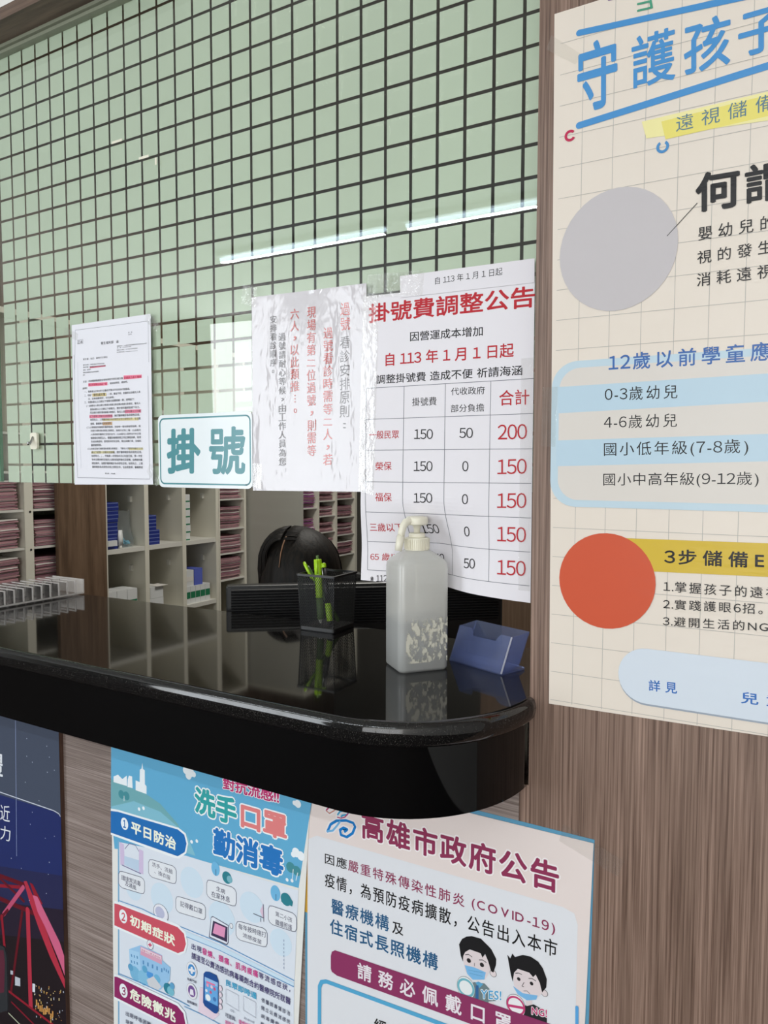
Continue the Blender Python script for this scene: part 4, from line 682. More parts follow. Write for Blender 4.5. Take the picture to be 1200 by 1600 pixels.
  ('T','掛號費調整公告',[.8281,1.586,1.0746,1.5833,.8281,1.6135],(186,36,48),.035,1.0),('T','因營運成本增加',[.8956,1.555,1.004,1.5535,.8955,1.5681],(22,20,22),.02,1.0),
  ('T','自 113 年 1 月 1 日起',[.8562,1.5234,1.0472,1.5227,.8562,1.5418],(186,36,48),.025,1.0),('T','調整掛號費 造成不便 祈請海涵',[.8411,1.499,1.0589,1.4987,.8411,1.5121],(22,20,22),.02,1.0),
  ('L',[(.8245,1.4939),(1.0742,1.4937)],.0008,(120,122,130),0),('L',[(.8237,1.4493),(1.0739,1.4493)],.0008,(120,122,130),0),('L',[(.8234,1.4049),(1.0735,1.4043)],.0008,(120,122,130),0),
  ('L',[(.8229,1.3591),(1.073,1.3598)],.0008,(120,122,130),0),('L',[(.8223,1.315),(1.0732,1.3153)],.0008,(120,122,130),0),('L',[(.8221,1.2711),(1.0732,1.271)],.0008,(120,122,130),0),
  ('L',[(.8218,1.2288),(1.0727,1.2269)],.0008,(120,122,130),0),('L',[(.8245,1.4939),(.8218,1.2288)],.0008,(120,122,130),0),('L',[(.8864,1.4938),(.8834,1.2284)],.0008,(120,122,130),0),
  ('L',[(.9502,1.4939),(.9484,1.228)],.0008,(120,122,130),0),('L',[(1.016,1.4937),(1.0142,1.2273)],.0007,(120,122,130),0),('T','掛號費',[.8993,1.4655,.937,1.4652,.8992,1.4771],(22,20,22),0,1.0),
  ('T','代收政府',[.9587,1.4776,1.0075,1.4772,.9587,1.488],(22,20,22),0,1.0),('T','部分負擔',[.9587,1.4547,1.007,1.4543,.9586,1.4652],(22,20,22),0,1.0),('T','合計',[1.028,1.4609,1.069,1.4608,1.0278,1.4809],(186,36,48),.015,1.0),
  ('T','一般民眾',[.8292,1.4209,.8785,1.4208,.8292,1.4327],(186,36,48),.008,1.0),('T','榮保',[.8399,1.3755,.8667,1.3761,.8399,1.3878],(186,36,48),.008,1.0),('T','福保',[.8394,1.3311,.8669,1.3313,.8394,1.3435],(186,36,48),.008,1.0),
  ('T','三歲以下',[.8279,1.2864,.8776,1.2875,.8279,1.2989],(186,36,48),.008,1.0),('T','65 歲以上',[.8265,1.2432,.8789,1.2442,.8265,1.2543],(186,36,48),.008,1.0),('T','150',[.9027,1.4196,.9319,1.4191,.9027,1.4334],(22,20,22),.004,1.0),
  ('T','150',[.9024,1.3748,.9317,1.375,.9023,1.3887],(22,20,22),.004,1.0),('T','150',[.9021,1.3303,.9315,1.331,.902,1.3442],(22,20,22),.004,1.0),('T','150',[.9018,1.285,.9312,1.2864,.9017,1.299],(22,20,22),.004,1.0),
  ('T','150',[.9015,1.2399,.931,1.242,.9014,1.254],(22,20,22),.004,1.0),('T','50',[.9716,1.4198,.9915,1.4195,.9715,1.4336],(22,20,22),.004,1.0),('T','0',[.9763,1.3749,.9853,1.375,.9762,1.3888],(22,20,22),.004,1.0),
  ('T','0',[.9762,1.3303,.9852,1.3306,.9761,1.3442],(22,20,22),.004,1.0),('T','0',[.9761,1.2857,.9852,1.2862,.976,1.2997],(22,20,22),.004,1.0),('T','50',[.9723,1.2409,.9924,1.2423,.9721,1.2549],(22,20,22),.004,1.0),
  ('T','200',[1.0267,1.4166,1.0667,1.4168,1.0264,1.4363],(186,36,48),.004,1.0),('T','150',[1.0267,1.3711,1.0669,1.3721,1.0265,1.3909],(186,36,48),.004,1.0),
  ('T','150',[1.0268,1.3265,1.0671,1.3277,1.0266,1.3464],(186,36,48),.004,1.0),('T','150',[1.0269,1.2823,1.0673,1.2831,1.0266,1.3023],(186,36,48),.004,1.0),
  ('T','150',[1.0269,1.2379,1.0675,1.239,1.0267,1.258],(186,36,48),.004,1.0),('T','※112',[.8265,1.2115,.8519,1.2131,.8265,1.2211],(22,20,22),0,1.0),
 ],
 'strip': [
  ('T','自 113 年 1 月 1 日起',[.9343,1.628,1.0308,1.6288,.9342,1.6377],(22,20,22),0,1.0),
 ],
}
# ------------------------------------------------------------------ room shell
YP = -0.065            # face of the clad wall; the glass stands at Y = 0
b = MB(); b.box(-5.2, -4.7, -.05, 3.2, 3.4, 0, M['floor']); struct(b, 'floor')
b = MB(); b.box(-5.2, -4.7, 2.75, 3.2, .09, 2.8, M['ceiling']); struct(b, 'ceiling')
b = MB(); b.box(-5.2, .09, 2.75, 3.2, 3.4, 2.8, plain('ceiling_paint_shade_tint', (104, 102, 96), .8)); struct(b, 'ceiling_staff')  # shade put into the ceiling colour so the film gaps look dark
b = MB(); b.box(-1.44, .091, 0, -1.385, 3.2, 2.75, M['wood_door']); struct(b, 'added_dark_staff_wall')  # unseen dark wall, added to darken the view through the film gaps
# clad wall right of the counter (vertical grain, continues as a strip under the counter end)
b = MB(); pts = [(1.083, 0), (2.75, 0), (2.75, 2.75), (1.0945, 2.75), (1.0945, .9885), (1.083, .9885)]
b.loft([[(x, y, z) for x, z in pts] for y in (YP, .09)], M['wood_v'], True, False); struct(b, 'wall_right_front')
b = MB(); b.box(-1.9, YP, 0, 1.0825, -.005, 1.0695, M['wood_h']); struct(b, 'wall_lower_front')
b = MB(); b.box(-1.9, YP, 2.193, 1.0945, .09, 2.215, M['wood_shaded']); struct(b, 'trim_1')
b = MB(); b.box(-1.9, YP, 2.215, 1.0945, .09, 2.75, M['white_wall']); struct(b, 'wall_above_window')
b = MB(); b.box(-2.0, YP, 0, -1.9, .09, 2.75, M['wood_v']); struct(b, 'wall_left_front')
# waiting area behind the camera: partition corner, side walls, glazed shop front
b = MB(); b.box(3.1, -4.6, 0, 3.2, 3.3, 2.75, M['white_wall']); struct(b, 'wall_right')
b = MB(); b.box(-5.2, -4.6, 0, -5.1, 3.3, 2.75, M['white_wall']); struct(b, 'wall_left')
b = MB()
for x0, x1 in ((-5.2, -3.5), (-1.6, .6), (3.2, 3.21)): b.box(x0, -4.6, 0, x1, -4.5, 2.75, M['grey_wall'])
b.box(-3.5, -4.6, 2.62, -1.6, -4.5, 2.75, M['white_wall']); b.box(.6, -4.6, 2.62, 3.2, -4.5, 2.75, M['white_wall']); b.box(.6, -4.6, 0, 3.2, -4.5, .25, M['white_wall'])
struct(b, 'wall_street')
for nm, x0, x1, z0 in (('window_2', -3.5, -1.6, 0.0), ('added_fill_window', .6, 3.2, .25)):  # the right-hand one is unseen, added to bring in fill light
    b = MB(); n = 3
    for i in range(n + 1): xx = x0 + (x1 - x0 - .05) * i / n; b.box(xx, -4.58, z0, xx + .05, -4.52, 2.62, M['alu'])
    for zz in (z0, 1.95, 2.57): b.box(x0, -4.575, zz, x1, -4.525, zz + .05, M['alu'])
    struct(b, nm)
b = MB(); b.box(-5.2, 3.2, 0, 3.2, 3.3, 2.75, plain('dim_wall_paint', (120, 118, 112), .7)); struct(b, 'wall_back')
b = MB(); b.box(.02, 2.4, 0, 2.2, 2.45, 2.2, M['wood_door']); struct(b, 'wall_inner_panel')

# the glazed screen over the counter
b = MB(); b.box(-.055, -.005, 1.3475, 1.0944, .001, 2.19, M['glass']); b.box(-1.9, -.005, 1.3515, -.058, .001, 2.19, M['glass'])
win = struct(b, 'window_1')
CELL = .0405; R0 = 2.154 - .0007; GAP = .0048
b = MB(); f = M['film']
for i in range(-48, 28):
    for j in range(-2, 22):
        x0 = i * CELL * 1.0 + GAP / 2; x1 = x0 + CELL - GAP; z1 = R0 - j * CELL - GAP / 2; z0 = z1 - CELL + GAP
        z1 = min(z1, 2.183); z0 = max(z0, 1.3485 if x0 > -.06 else 1.353); x1 = min(x1, 1.094)
        if x1 - x0 < .004 or z1 - z0 < .003 or (x0 < -.0565 < x1): continue
        b.box(x0, .0012, z0, x1, .0016, z1, f)
film_o = b.build('frosted_film', win)
b = MB(); b.box(-1.9, -.012, 2.181, 1.0944, .012, 2.187, M['alu']); b.box(-1.9, -.018, 2.187, 1.0944, .018, 2.193, M['alu']); b.build('top_track', win)
b = MB(); b.box(-.0585, -.0055, 1.349, -.0545, .0015, 2.181, M['glass_edge']); b.build('pane_edge', win)

# ------------------------------------------------------------------ the stone counter
cnt = thing('reception_counter', 'black granite reception counter with rounded right end under the glazed screen', 'counter', (-.3, -.15, .988))
front = [(-1.9, -.24), (-1.2, -.24), (-.4, -.24), (.2, -.24), (.6, -.24), (.85, -.24)] + arc(.925, YP, .1685, .175, -PI / 2, 0, 24)
def offs(o):
    out = []
    for i, p in enumerate(front):
        a = front[max(i - 1, 0)]; c = front[min(i + 1, len(front) - 1)]
        d = Vector((c[0] - a[0], c[1] - a[1])).normalized(); out.append((p[0] + d.y * o, p[1] - d.x * o))
    out[-1] = (front[-1][0] + o, YP - .0005); return out
back = [(1.0935, YP + .001), (1.0935, .172), (.76, .166), (.41, .150), (.02, .138), (-1.9, .09)]
b = MB(); rings = []
for o, z in ((0, 1.100), (.004, 1.0993), (.0072, 1.0968), (.009, 1.0925), (.0096, 1.087), (.009, 1.0815), (.007, 1.0755), (.004, 1.0715), (0, 1.070)):
    rings.append([(x, y, z) for x, y in offs(o)] + [(x, y, z) for x, y in back])
b.loft(rings[::-1], M['granite'], True, True); slab = b.build('granite_top', cnt)
# flat top and bottom faces stay flat shaded; long straight sides keep their normals
b = MB(); ap = [(x, y) for x, y in offs(-.001)] + [(-1.9, YP - .0005)]
ap[-2] = (front[-1][0] - .001, YP - .0005)
n = len(ap); b.loft([[(x, y, z) for x, y in ap] for z in (.988, 1.0705)], M['apron'], False, True)
b.add([(x, y, .988) for x, y in ap], [tuple(range(n - 1, -1, -1))], M['apron']); b.build('gloss_apron', cnt)

# ------------------------------------------------------------------ printed sheets
s = Sheet('vision_poster', YP - .0012, (222, 212, 200), (.42, .18, .16, (9, 9, 55), .55, 1.05))
s.paper([(1.119, 1.0955), (1.706, 1.104), (1.70, 1.9015), (1.1125, 1.8995)], .0011)
for i in range(17): x = 1.1469 + .0345 * i; s.line([(x, 1.099), (x, 1.8985)], .0006, (176, 172, 166))
for i in range(23): z = 1.8629 - .0347 * i; s.line([(1.1205, z + .0015), (1.702, z + .0015)], .0006, (176, 172, 166))
s.run(PRINT['vision']); s.done('large cream eye care poster on the wood wall right of the counter', 'poster')

s = Sheet('backing_poster', YP - .0006, (92, 152, 184), (.5, .3, .2))
s.paper([(.7535, .35), (1.170, .35), (1.1765, .9405), (.7545, .9405)], .0005)
s.poly([(.7535, .72), (.79, .72), (.79, .9405), (.7545, .9405)], (204, 160, 60))
s.done('blue and gold poster mostly hidden behind the mask notice poster', 'poster')

s = Sheet('mask_notice_poster', YP - .0018, (224, 212, 208), (.42, .2, .18, (14, 14, 30), .25, 1.05))
s.paper([(.757, .345), (1.160, .345), (1.1757, .9365), (.7605, .9330)], .0006)
s.clip = (.7575, .3455, 1.1755, .9325); s.run(PRINT['covid']); s.done('pink headed poster under the counter end showing two masked men', 'poster')

s = Sheet('flu_poster', YP - .0028, (226, 226, 222), (.42, .2, .2, (14, 14, 30), .25, 1.05))
s.paper([(.330, .345), (.729, .345), (.7685, .935), (.3392, .935)], .0012)
s.clip = (.3305, .3455, .7680, .9345); s.run(PRINT['flu']); s.done('blue handwashing and flu poster below the counter between bridge board and mask poster', 'poster')

s = Sheet('bridge_board', YP - .0092, (46, 50, 88), (.35, .3, .12, None, 0, .95))
s.paper([(-.305, .10), (.2060, .10), (.2025, .985), (-.305, .985)], .0006)
s.clip = (-.304, .1005, .2055, .9845); s.run(PRINT['bridge'])
o = s.done('dark night sky display board with a red steel bridge, lower left', 'display board')
b = MB(); b.box(-.305, YP - .0086, .10, .2050, YP - .0001, .985, M['board_edge'])
e = b.build('board_backing', o); e.matrix_parent_inverse = Matrix.Translation(-o.location); e['label'] = 'brown backing edge'

SG = -.0065
s = Sheet('official_letter', SG, (233, 233, 240), (.6, .1, .3))
s.paper([(.1775, 1.3462), (.3863, 1.3490), (.3871, 1.6442), (.1793, 1.6440)], .0004)
s.run(PRINT['letter']); s.done('white typed letter with pink highlighter taped to the glass at left', 'letter')

s = Sheet('registration_sign', SG - .003, (233, 240, 243), (.3, .3, .08))
b = s.mb
pl = rrect(.4045, 1.3450, .6135, 1.4690, .010, 8); m0 = s.mat(s.base)
b.loft([[(x, y, z) for x, z in pl] for y in (s.y, s.y + .003)], m0, True, False)
s.run(PRINT['sign']); s.done('white plastic sign with teal border and two large teal characters', 'sign')

def notice_bend(x, z): return -.0012 * math.sin((x - .6) * 40) * math.sin((z - 1.34) * 22)
s = Sheet('laminated_notice', SG - .001, (205, 201, 205), (.35, 1.0, .08, (15, 15, 6), .9), notice_bend)
s.paper([(.6125, 1.3425), (.8228, 1.3445), (.8247, 1.6432), (.6132, 1.6466)], .0006)
s.run(PRINT['notice']); s.done('shiny laminated notice with vertical red and black writing left of the price sheet', 'notice')

def price_bend(x, z):       # the loose lower end is pushed inwards behind the bottle
    t = max(0., min(1., (1.338 - z) / .085)); t = t * t * (3 - 2 * t)
    k = max(0., min(1., (1.065 - x) / .10)); k = k * k * (3 - 2 * k)
    return t * (.038 * math.exp(-((x - .915) / .05) ** 2) + .007 * k)
s = Sheet('price_sheet', SG - .0005, (231, 228, 233), (.55, .04, .25), price_bend)
s.paper([(.8105, 1.2130), (1.0742, 1.2046), (1.0738, 1.6190), (.8246, 1.6250)], .0003, nx=44, nz=80)
s.run(PRINT['price']); s.done('tall white fee table sheet with red headline taped beside the wood post', 'price sheet')
s = Sheet('date_strip', SG - .0016, (229, 226, 231), (.55, .15, .25))
s.paper([(.8805, 1.6165), (1.0738, 1.6140), (1.0735, 1.6441), (.8795, 1.6462)], .0004)
s.run(PRINT['strip']); s.done('narrow white paper strip with a date, stuck above the red headline', 'paper strip')

# clear tape
def tape(pts, label, y=SG - .0022, wob=.0007):
    b = MB(); n = 8
    p = [Vector((x, z)) for x, z in pts]; vs = []; fs = []
    for L in (0, 1):
        for j in range(3):
            for i in range(n + 1):
                q = (p[0] * (1 - i / n) + p[1] * (i / n)) * (1 - j / 2) + (p[3] * (1 - i / n) + p[2] * (i / n)) * (j / 2)
                vs.append((q.x, y + L * .0002 - wob * abs(math.sin(i * 1.7 + j * 2.1)), q.y))
    N = 3 * (n + 1)
    for j in range(2):
        for i in range(n): a = j * (n + 1) + i; fs += [(a, a + 1, a + n + 2, a + n + 1), (N + a, N + a + n + 1, N + a + n + 2, N + a + 1)]
    b.add(vs, fs, M['tape'], True)
    cx = sum(q[0] for q in pts) / 4; cz = min(q[1] for q in pts)
    return tag(b.build('clear_tape', loc=(cx, y, cz)), label, 'tape', )
tape([(.158, 1.628), (.196, 1.614), (.200, 1.626), (.163, 1.642)], 'crinkled clear tape on the upper left corner of the typed letter')
tape([(.375, 1.634), (.404, 1.612), (.413, 1.624), (.383, 1.649)], 'clear tape on the upper right corner of the typed letter')
tape([(.374, 1.372), (.398, 1.345), (.404, 1.362), (.382, 1.388)], 'clear tape on the lower right corner of the typed letter')
tape([(.598, 1.351), (.630, 1.345), (.632, 1.385), (.600, 1.388)], 'clear tape holding the lower left corner of the laminated notice')
tape([(.592, 1.640), (.622, 1.630), (.626, 1.660), (.598, 1.668)], 'clear tape on the upper left corner of the laminated notice')
tape([(.812, 1.345), (.838, 1.340), (.846, 1.626), (.820, 1.630)], 'long clear tape strip down the left edge of the fee table sheet')
tape([(.826, 1.622), (.915, 1.616), (.918, 1.650), (.828, 1.654)], 'wide clear tape across the top left of the fee table sheet')
tape([(1.058, 1.22), (1.0737, 1.22), (1.0737, 1.52), (1.058, 1.52)], 'clear tape strip along the right edge of the fee table sheet', wob=.0003)
tape([(1.104, 1.862), (1.138, 1.836), (1.144, 1.846), (1.110, 1.876)], 'clear tape on the upper left corner of the eye care poster', YP - .0028)
tape([(1.105, 1.405), (1.122, 1.405), (1.124, 1.475), (1.106, 1.475)], 'clear tape on the left edge of the eye care poster', YP - .0028, .0004)
tape([(1.135, .930), (1.205, .905), (1.212, .926), (1.140, .952)], 'clear tape on the upper right corner of the mask poster', YP - .0036)

# adhesive hook on the glass
h = thing('adhesive_hook', 'small cream adhesive hook stuck to the glass left of the letter', 'hook', (.061, -.006, 1.414))
b = MB(); pl = rrect(.0505, 1.414, .0715, 1.4465, .005, 4); b.loft([[(x, y, z) for x, z in pl] for y in (-.0095, -.0051)], M['cream_plastic'], True, False); b.build('plate', h)
b = MB(); b.tube([(.060, -.0095, 1.438), (.061, -.013, 1.432), (.062, -.018, 1.424), (.0622, -.021, 1.423), (.0622, -.0225, 1.428)], .0022, M['steel'], 8); b.build('hook', h)

for pts, lab in (([(.297, 1.9487), (.323, 1.9487), (.323, 1.9529), (.297, 1.9529)], 'cream strip painted as a glint on a grid line, leftmost of three'), ([(.364, 1.9082), (.388, 1.9082), (.388, 1.9124), (.364, 1.9124)], 'cream strip painted as a glint on a grid line, middle of three'), ([(.4030, 1.892), (.4070, 1.892), (.4070, 1.904), (.4030, 1.904)], 'small upright cream strip painted as a glint on a grid line, rightmost of three')):
    b = MB(); b.box(pts[0][0], -.0056, pts[0][1], pts[1][0], -.0051, pts[2][1], M['cream_plastic'])  # bright glints on the glass, put in as thin cream strips
    tag(b.build('glint_strip', loc=(pts[0][0], -.0053, pts[0][1])), lab, 'glint')
# ------------------------------------------------------------------ things on the counter
ZC = 1.1002
# hand sanitiser bottle
bt = thing('sanitizer_bottle', 'half full milky square hand sanitizer pump bottle on the granite counter', 'pump bottle', (.9105, -.0125, ZC), local=True)
bt.rotation_euler = (0, 0, math.radians(-40))
def rr(hx, hy, r, z, n=5): return [(x, y, z) for x, y in rrect(-hx, -hy, hx, hy, min(r, hx - 1e-4, hy - 1e-4), n)]
HX, HY = .0312, .0372      # local x: short side, local y: long side
b = MB(); prof = [(.86, .0005, .008), (.95, .0, .009), (1, .004, .010), (1, .10, .010), (1, .142, .010), (.985, .1475, .011), (.93, .1520, .013), (.80, .1565, .014), (.64, .1610, .014), (.48, .165, .0125)]
rings = [rr(HX * k if z < .15 else HX * (k if k > .6 else max(k, .55)), HY * k if k > .6 else HX * max(k, .55), r, z) for k, z, r in prof]
rings.append([(.0138 * math.cos(a), .0138 * math.sin(a), .1655) for a in [math.atan2(p[1], p[0]) for p in rings[-1]]])
b.loft(rings, M['bottle']); b.build('bottle_body', bt)
b = MB(); b.loft([rr(HX * k - .0012, HY * k - .0012, r, z) for k, z, r in ((.9, .0016, .008), (1, .005, .009), (1, .071, .009))], M['liquid']); e = b.build('liquid', bt); e['label'] = 'clear liquid filling the lower half'
b = MB(); b.loft([[(HX * .72 * k, 0, 0) for k in (0,)]] if False else [[(x, y, z) for x, y, z in ((HX + .0003, -HY + .009, z0), (HX + .0005, -HY + .009, z0), (HX + .0005, HY - .004, z0), (HX + .0003, HY - .004, z0))] for z0 in (.013, .074)], M['residue'], True, False)
e = b.build('label_residue', bt); e['label'] = 'torn remains of a peeled paper label'
b = MB(); b.lathe([(.0165, .165), (.0168, .166), (.0168, .1815), (.0160, .1825)], M['cream_plastic'], 40)
for i in range(40): a = 2 * PI * i / 40; T = Matrix.Rotation(a, 4, 'Z'); b.box(.0160, -.0006, .1665, .0180, .0006, .181, M['cream_plastic'], T)
b.build('ribbed_cap', bt)
b = MB(); b.lathe([(.0112, .1825), (.0115, .183), (.0115, .1875), (.0105, .1888)], M['cream_plastic'], 32); b.lathe([(.0044, .1888), (.0044, .1945), (.0052, .1950), (.0054, .1975), (.0062, .1978), (.0062, .2000)], M['cream_plastic'], 24); b.build('pump_stem', bt)
b = MB(); b.lathe([(.0128, .2000), (.0150, .2006), (.0154, .2024), (.0154, .2088), (.0142, .2112), (.009, .2122)], M['cream_plastic'], 36); b.build('pump_head', bt)
b = MB(); ca, sa = math.cos(math.radians(-72)), math.sin(math.radians(-72))
def nz(d, z): return (d * ca, d * sa, z)
b.tube([nz(.004, .2062), nz(.014, .2060), nz(.0205, .2040), nz(.0250, .1990), nz(.0275, .1920), nz(.0290, .1850)], [.0056, .0056, .0055, .0052, .0050, .0049], M['cream_plastic'], 16)
b.tube([nz(.0288, .1860), nz(.0318, .1740), nz(.0335, .1655)], [.0056, .0054, .0048], M['cream_plastic'], 16); b.build('nozzle', bt)
b = MB(); b.tube([(0, 0, .006), (0, 0, .16)], .002, M['white_plastic'], 8); b.build('dip_tube', bt)

# mesh pen cup
cup = thing('mesh_pen_cup', 'square black wire mesh pen cup standing on the granite counter', 'pen cup', (.6655, .1245, ZC), local=True)
cup.rotation_euler = (0, 0, math.radians(2))
HB, HT, CH = .0335, .0370, .098
b = MB(); b.loft([rr(HB + .0008, HB + .0008, .004, 0), rr(HB + .0012, HB + .0012, .004, .0025), rr(HB + .001, HB + .001, .004, .008)], M['black'], True, False); b.build('base', cup)
b = MB()
for s_ in range(4):
    T = Matrix.Rotation(s_ * PI / 2, 4, 'Z')
    def P(u, v):   # u in -1..1, v 0..1
        hw = HB + (HT - HB) * v; return (u * hw, -hw, .006 + v * (CH - .008))
    for sg in (1, -1):
        slope = 1.55
        W_, H_ = 2 * HB, CH - .008; dv = .0029 / H_ * 1.9
        k = -W_ * slope / H_
        c0 = -2.0
        while c0 < 2.2:
            pts = []
            # line v = c0 + sg*slope*(u+1)/2*W/H clipped to the panel
            g = slope * W_ / H_
            ua, ub = 0., 1.
            va, vb = c0 + (g * ua if sg > 0 else g * (1 - ua)), c0 + (g * ub if sg > 0 else g * (1 - ub))
            t0, t1 = 0., 1.
            for lo in (0, 1):
                d = vb - va; f0 = va - lo
                if abs(d) > 1e-9:
                    tt = -f0 / d
                    if lo == 0: (t0, t1) = (max(t0, tt), t1) if d > 0 else (t0, min(t1, tt))
                    else: (t0, t1) = (t0, min(t1, tt)) if d > 0 else (max(t0, tt), t1)
            if t1 - t0 > .01:
                A_, B_ = P(2 * t0 - 1, va + (vb - va) * t0), P(2 * t1 - 1, va + (vb - va) * t1); wv = .00058
                vs = []
                for q in (A_, B_):
                    for dz, dy in ((-wv, -.0002), (wv, -.0002), (wv, .0002), (-wv, .0002)): vs.append(tuple(T @ Vector((q[0], q[1] + dy, q[2] + dz))))
                b.add(vs, [(0, 4, 5, 1), (1, 5, 6, 2), (2, 6, 7, 3), (3, 7, 4, 0)], M['black_matte'])
            c0 += dv
b.build('wire_mesh', cup)
for s_ in range(4):
    a = s_ * PI / 2 + PI / 4; h0 = HB * math.sqrt(2) - .001; h1 = HT * math.sqrt(2) - .001
    b = MB(); b.tube([(h0 * math.cos(a), h0 * math.sin(a), .004), (h1 * math.cos(a), h1 * math.sin(a), CH)], .0008, M['black'], 6); b.build('corner_wire', cup)
b = MB(); ro = rr(HT + .0022, HT + .0022, .004, CH - .003); ri = rr(HT - .0012, HT - .0012, .003, CH - .003)
up = lambda r_, dz: [(x, y, z + dz) for x, y, z in r_]
b.loft([ro, up(ro, .0032), up(ri, .0036), ri, ro], M['black'], False, False); b.build('rim', cup)

# pens in the cup
cx, cy = .6655, .1245
p = thing('retractable_highlighter', 'thick lime green retractable highlighter, tallest in the mesh cup', 'highlighter', (cx - .010, cy - .008, ZC + .008))
a0, a1 = Vector((.6575, .116, ZC + .0095)), Vector((.6435, .127, 1.2195)); D_ = (a1 - a0)
q = lambda t: tuple(a0 + D_ * t)
b = MB(); b.tube([q(0), q(.05), q(.06)], [.0015, .003, .0045], M['paper'], 10); b.build('tip', p)
b = MB(); b.tube([q(.06), q(.08), q(.40)], [.0046, .0062, .0062], M['dark_green'], 14); b.build('grip', p)
b = MB(); b.tube([q(.40), q(.41), q(.62), q(.63), q(.99), q(1)], [.0062, .0066, .0064, .0066, .0070, .0064], M['bright_green'], 14); b.build('barrel', p)
b = MB(); b.tube([q(1), q(1.055), q(1.06)], [.0028, .0028, .002], M['dark_green'], 12); b.build('push_button', p)
b = MB(); n_ = Vector((.35, -.93, 0)); e0 = a0 + D_ * .98 + n_ * .0075; e1 = a0 + D_ * .78 + n_ * .0085
b.tube([tuple(a0 + D_ * .98 + n_ * .005), tuple(e0), tuple(e1)], [.0026, .0026, .0016], M['bright_green'], 8); b.build('clip', p)
p = thing('loop_pen', 'green pen with a looped dark clip leaning to the left in the mesh cup', 'pen', (cx - .012, cy + .012, ZC + .008))
a0, a1 = Vector((.683, .134, ZC + .0115)), Vector((.6265, .119, 1.2065)); D_ = a1 - a0
b = MB(); b.tube([q(0), q(.04), q(.95), q(1)], [.001, .0036, .0040, .0034], M['dark_green'], 12); b.build('barrel', p)
b = MB(); b.tube([q(.72), tuple(a0 + D_ * .80 + Vector((0, -.0075, .002))), tuple(a0 + D_ * .97 + Vector((0, -.008, .006))), tuple(a0 + D_ * 1.03 + Vector((-.001, -.004, .004))), q(.99)], [.0018, .0022, .0026, .0026, .0022], M['bright_green'], 8); b.build('looped_clip', p)
p = thing('green_capped_marker', 'black marker with short green caps leaning right in the mesh cup', 'marker', (cx + .010, cy - .006, ZC + .008))
a0, a1 = Vector((.6795, .113, ZC + .0095)), Vector((.6525, .131, 1.2115)); D_ = a1 - a0
b = MB(); b.tube([q(.0), q(.02), q(.06)], [.002, .0045, .0048], M['black'], 12); b.build('tip', p)
b = MB(); b.tube([q(.06), q(.07), q(.34), q(.35)], [.0048, .0054, .0054, .0048], M['bright_green'], 14); b.build('lower_cap', p)
b = MB(); b.tube([q(.35), q(.94)], [.0044, .0044], M['black'], 14); b.build('barrel', p)
b = MB(); b.tube([q(.93), q(.94), q(1.0), q(1.01)], [.004, .0050, .0048, .004], M['bright_green'], 12); b.build('end_cap', p)
b = MB(); n_ = Vector((.2, -.98, 0)); b.tube([tuple(a0 + D_ * .95 + n_ * .004), tuple(a0 + D_ * .93 + n_ * .007), tuple(a0 + D_ * .70 + n_ * .0065)], [.0012, .0012, .0010], M['steel'], 6); b.build('clip', p)

# blue card holder
ch = thing('card_holder', 'empty translucent blue business card holder beside the wood post', 'card holder', (.938, .0386, ZC), local=True)
ch.rotation_euler = (0, 0, math.radians(-20.6)); WD = .1005; TH = .0018
BA = M['blue_acrylic']
def slab3(b, quad, nrm, mat, t=TH):
    n_ = Vector(nrm).normalized() * t; vs = [tuple(Vector(v)) for v in quad] + [tuple(Vector(v) + n_) for v in quad]; k = len(quad)
    b.add(vs, [tuple(range(k - 1, -1, -1)), tuple(range(k, 2 * k))] + [(i, (i + 1) % k, k + (i + 1) % k, k + i) for i in range(k)], mat)
FT, FZ, BT, BZ = .021, .049, .056, .052    # lean of front and back panel
b = MB(); slab3(b, [(0, 0, 0), (WD, 0, 0), (WD, .047, 0), (0, .047, 0)], (0, 0, 1), BA); b.build('base_plate', ch)
def fp(x, t): return (x, FT * t + .0002, .0018 + (FZ - .0018) * t)
b = MB(); slab3(b, [fp(0, 0), fp(WD, 0), fp(WD, 1), fp(WD * .80, 1), fp(WD * .76, .93), fp(WD * .73, .80), fp(WD * .30, .80), fp(WD * .27, .93), fp(WD * .24, 1), fp(0, 1)], (0, 1, -.4), BA); b.build('front_panel', ch)
b = MB(); slab3(b, [(0, .0335, .006), (WD, .0335, .006), (WD, BT, BZ), (0, BT, BZ)], (0, 1, -.4), BA); slab3(b, [(0, .047, .0018), (WD, .047, .0018), (WD, .0335, .007), (0, .0335, .007)], (0, 1, .6), BA); b.build('back_panel', ch)
for nm, x in (('side_panel', 0), ('side_panel', WD - TH)):
    b = MB(); slab3(b, [(x, .0022, .0018), (x, .034, .0062), (x, BT, BZ - .0003), (x, FT + .0004, FZ - .0003)], (1, 0, 0), BA); b.build(nm, ch)
b = MB(); slab3(b, [(WD - .0022, -.0003, .002), (WD + .0002, -.0003, .002), (WD + .0002, FT - .0004, FZ), (WD - .0022, FT - .0004, FZ)], (0, 1, -.4), M['acrylic_edge'], .0008); e = b.build('edge_highlight', ch); e['label'] = 'pale strip added as a corner edge highlight'  # pale strip stands in for the highlight along the front right edge
b = MB(); slab3(b, [(TH, .004, .0062), (WD - TH, .004, .0062), (WD - TH, .033, .0074), (TH, .033, .0074)], (0, 0, 1), BA, .001); b.build('inner_ledge', ch)

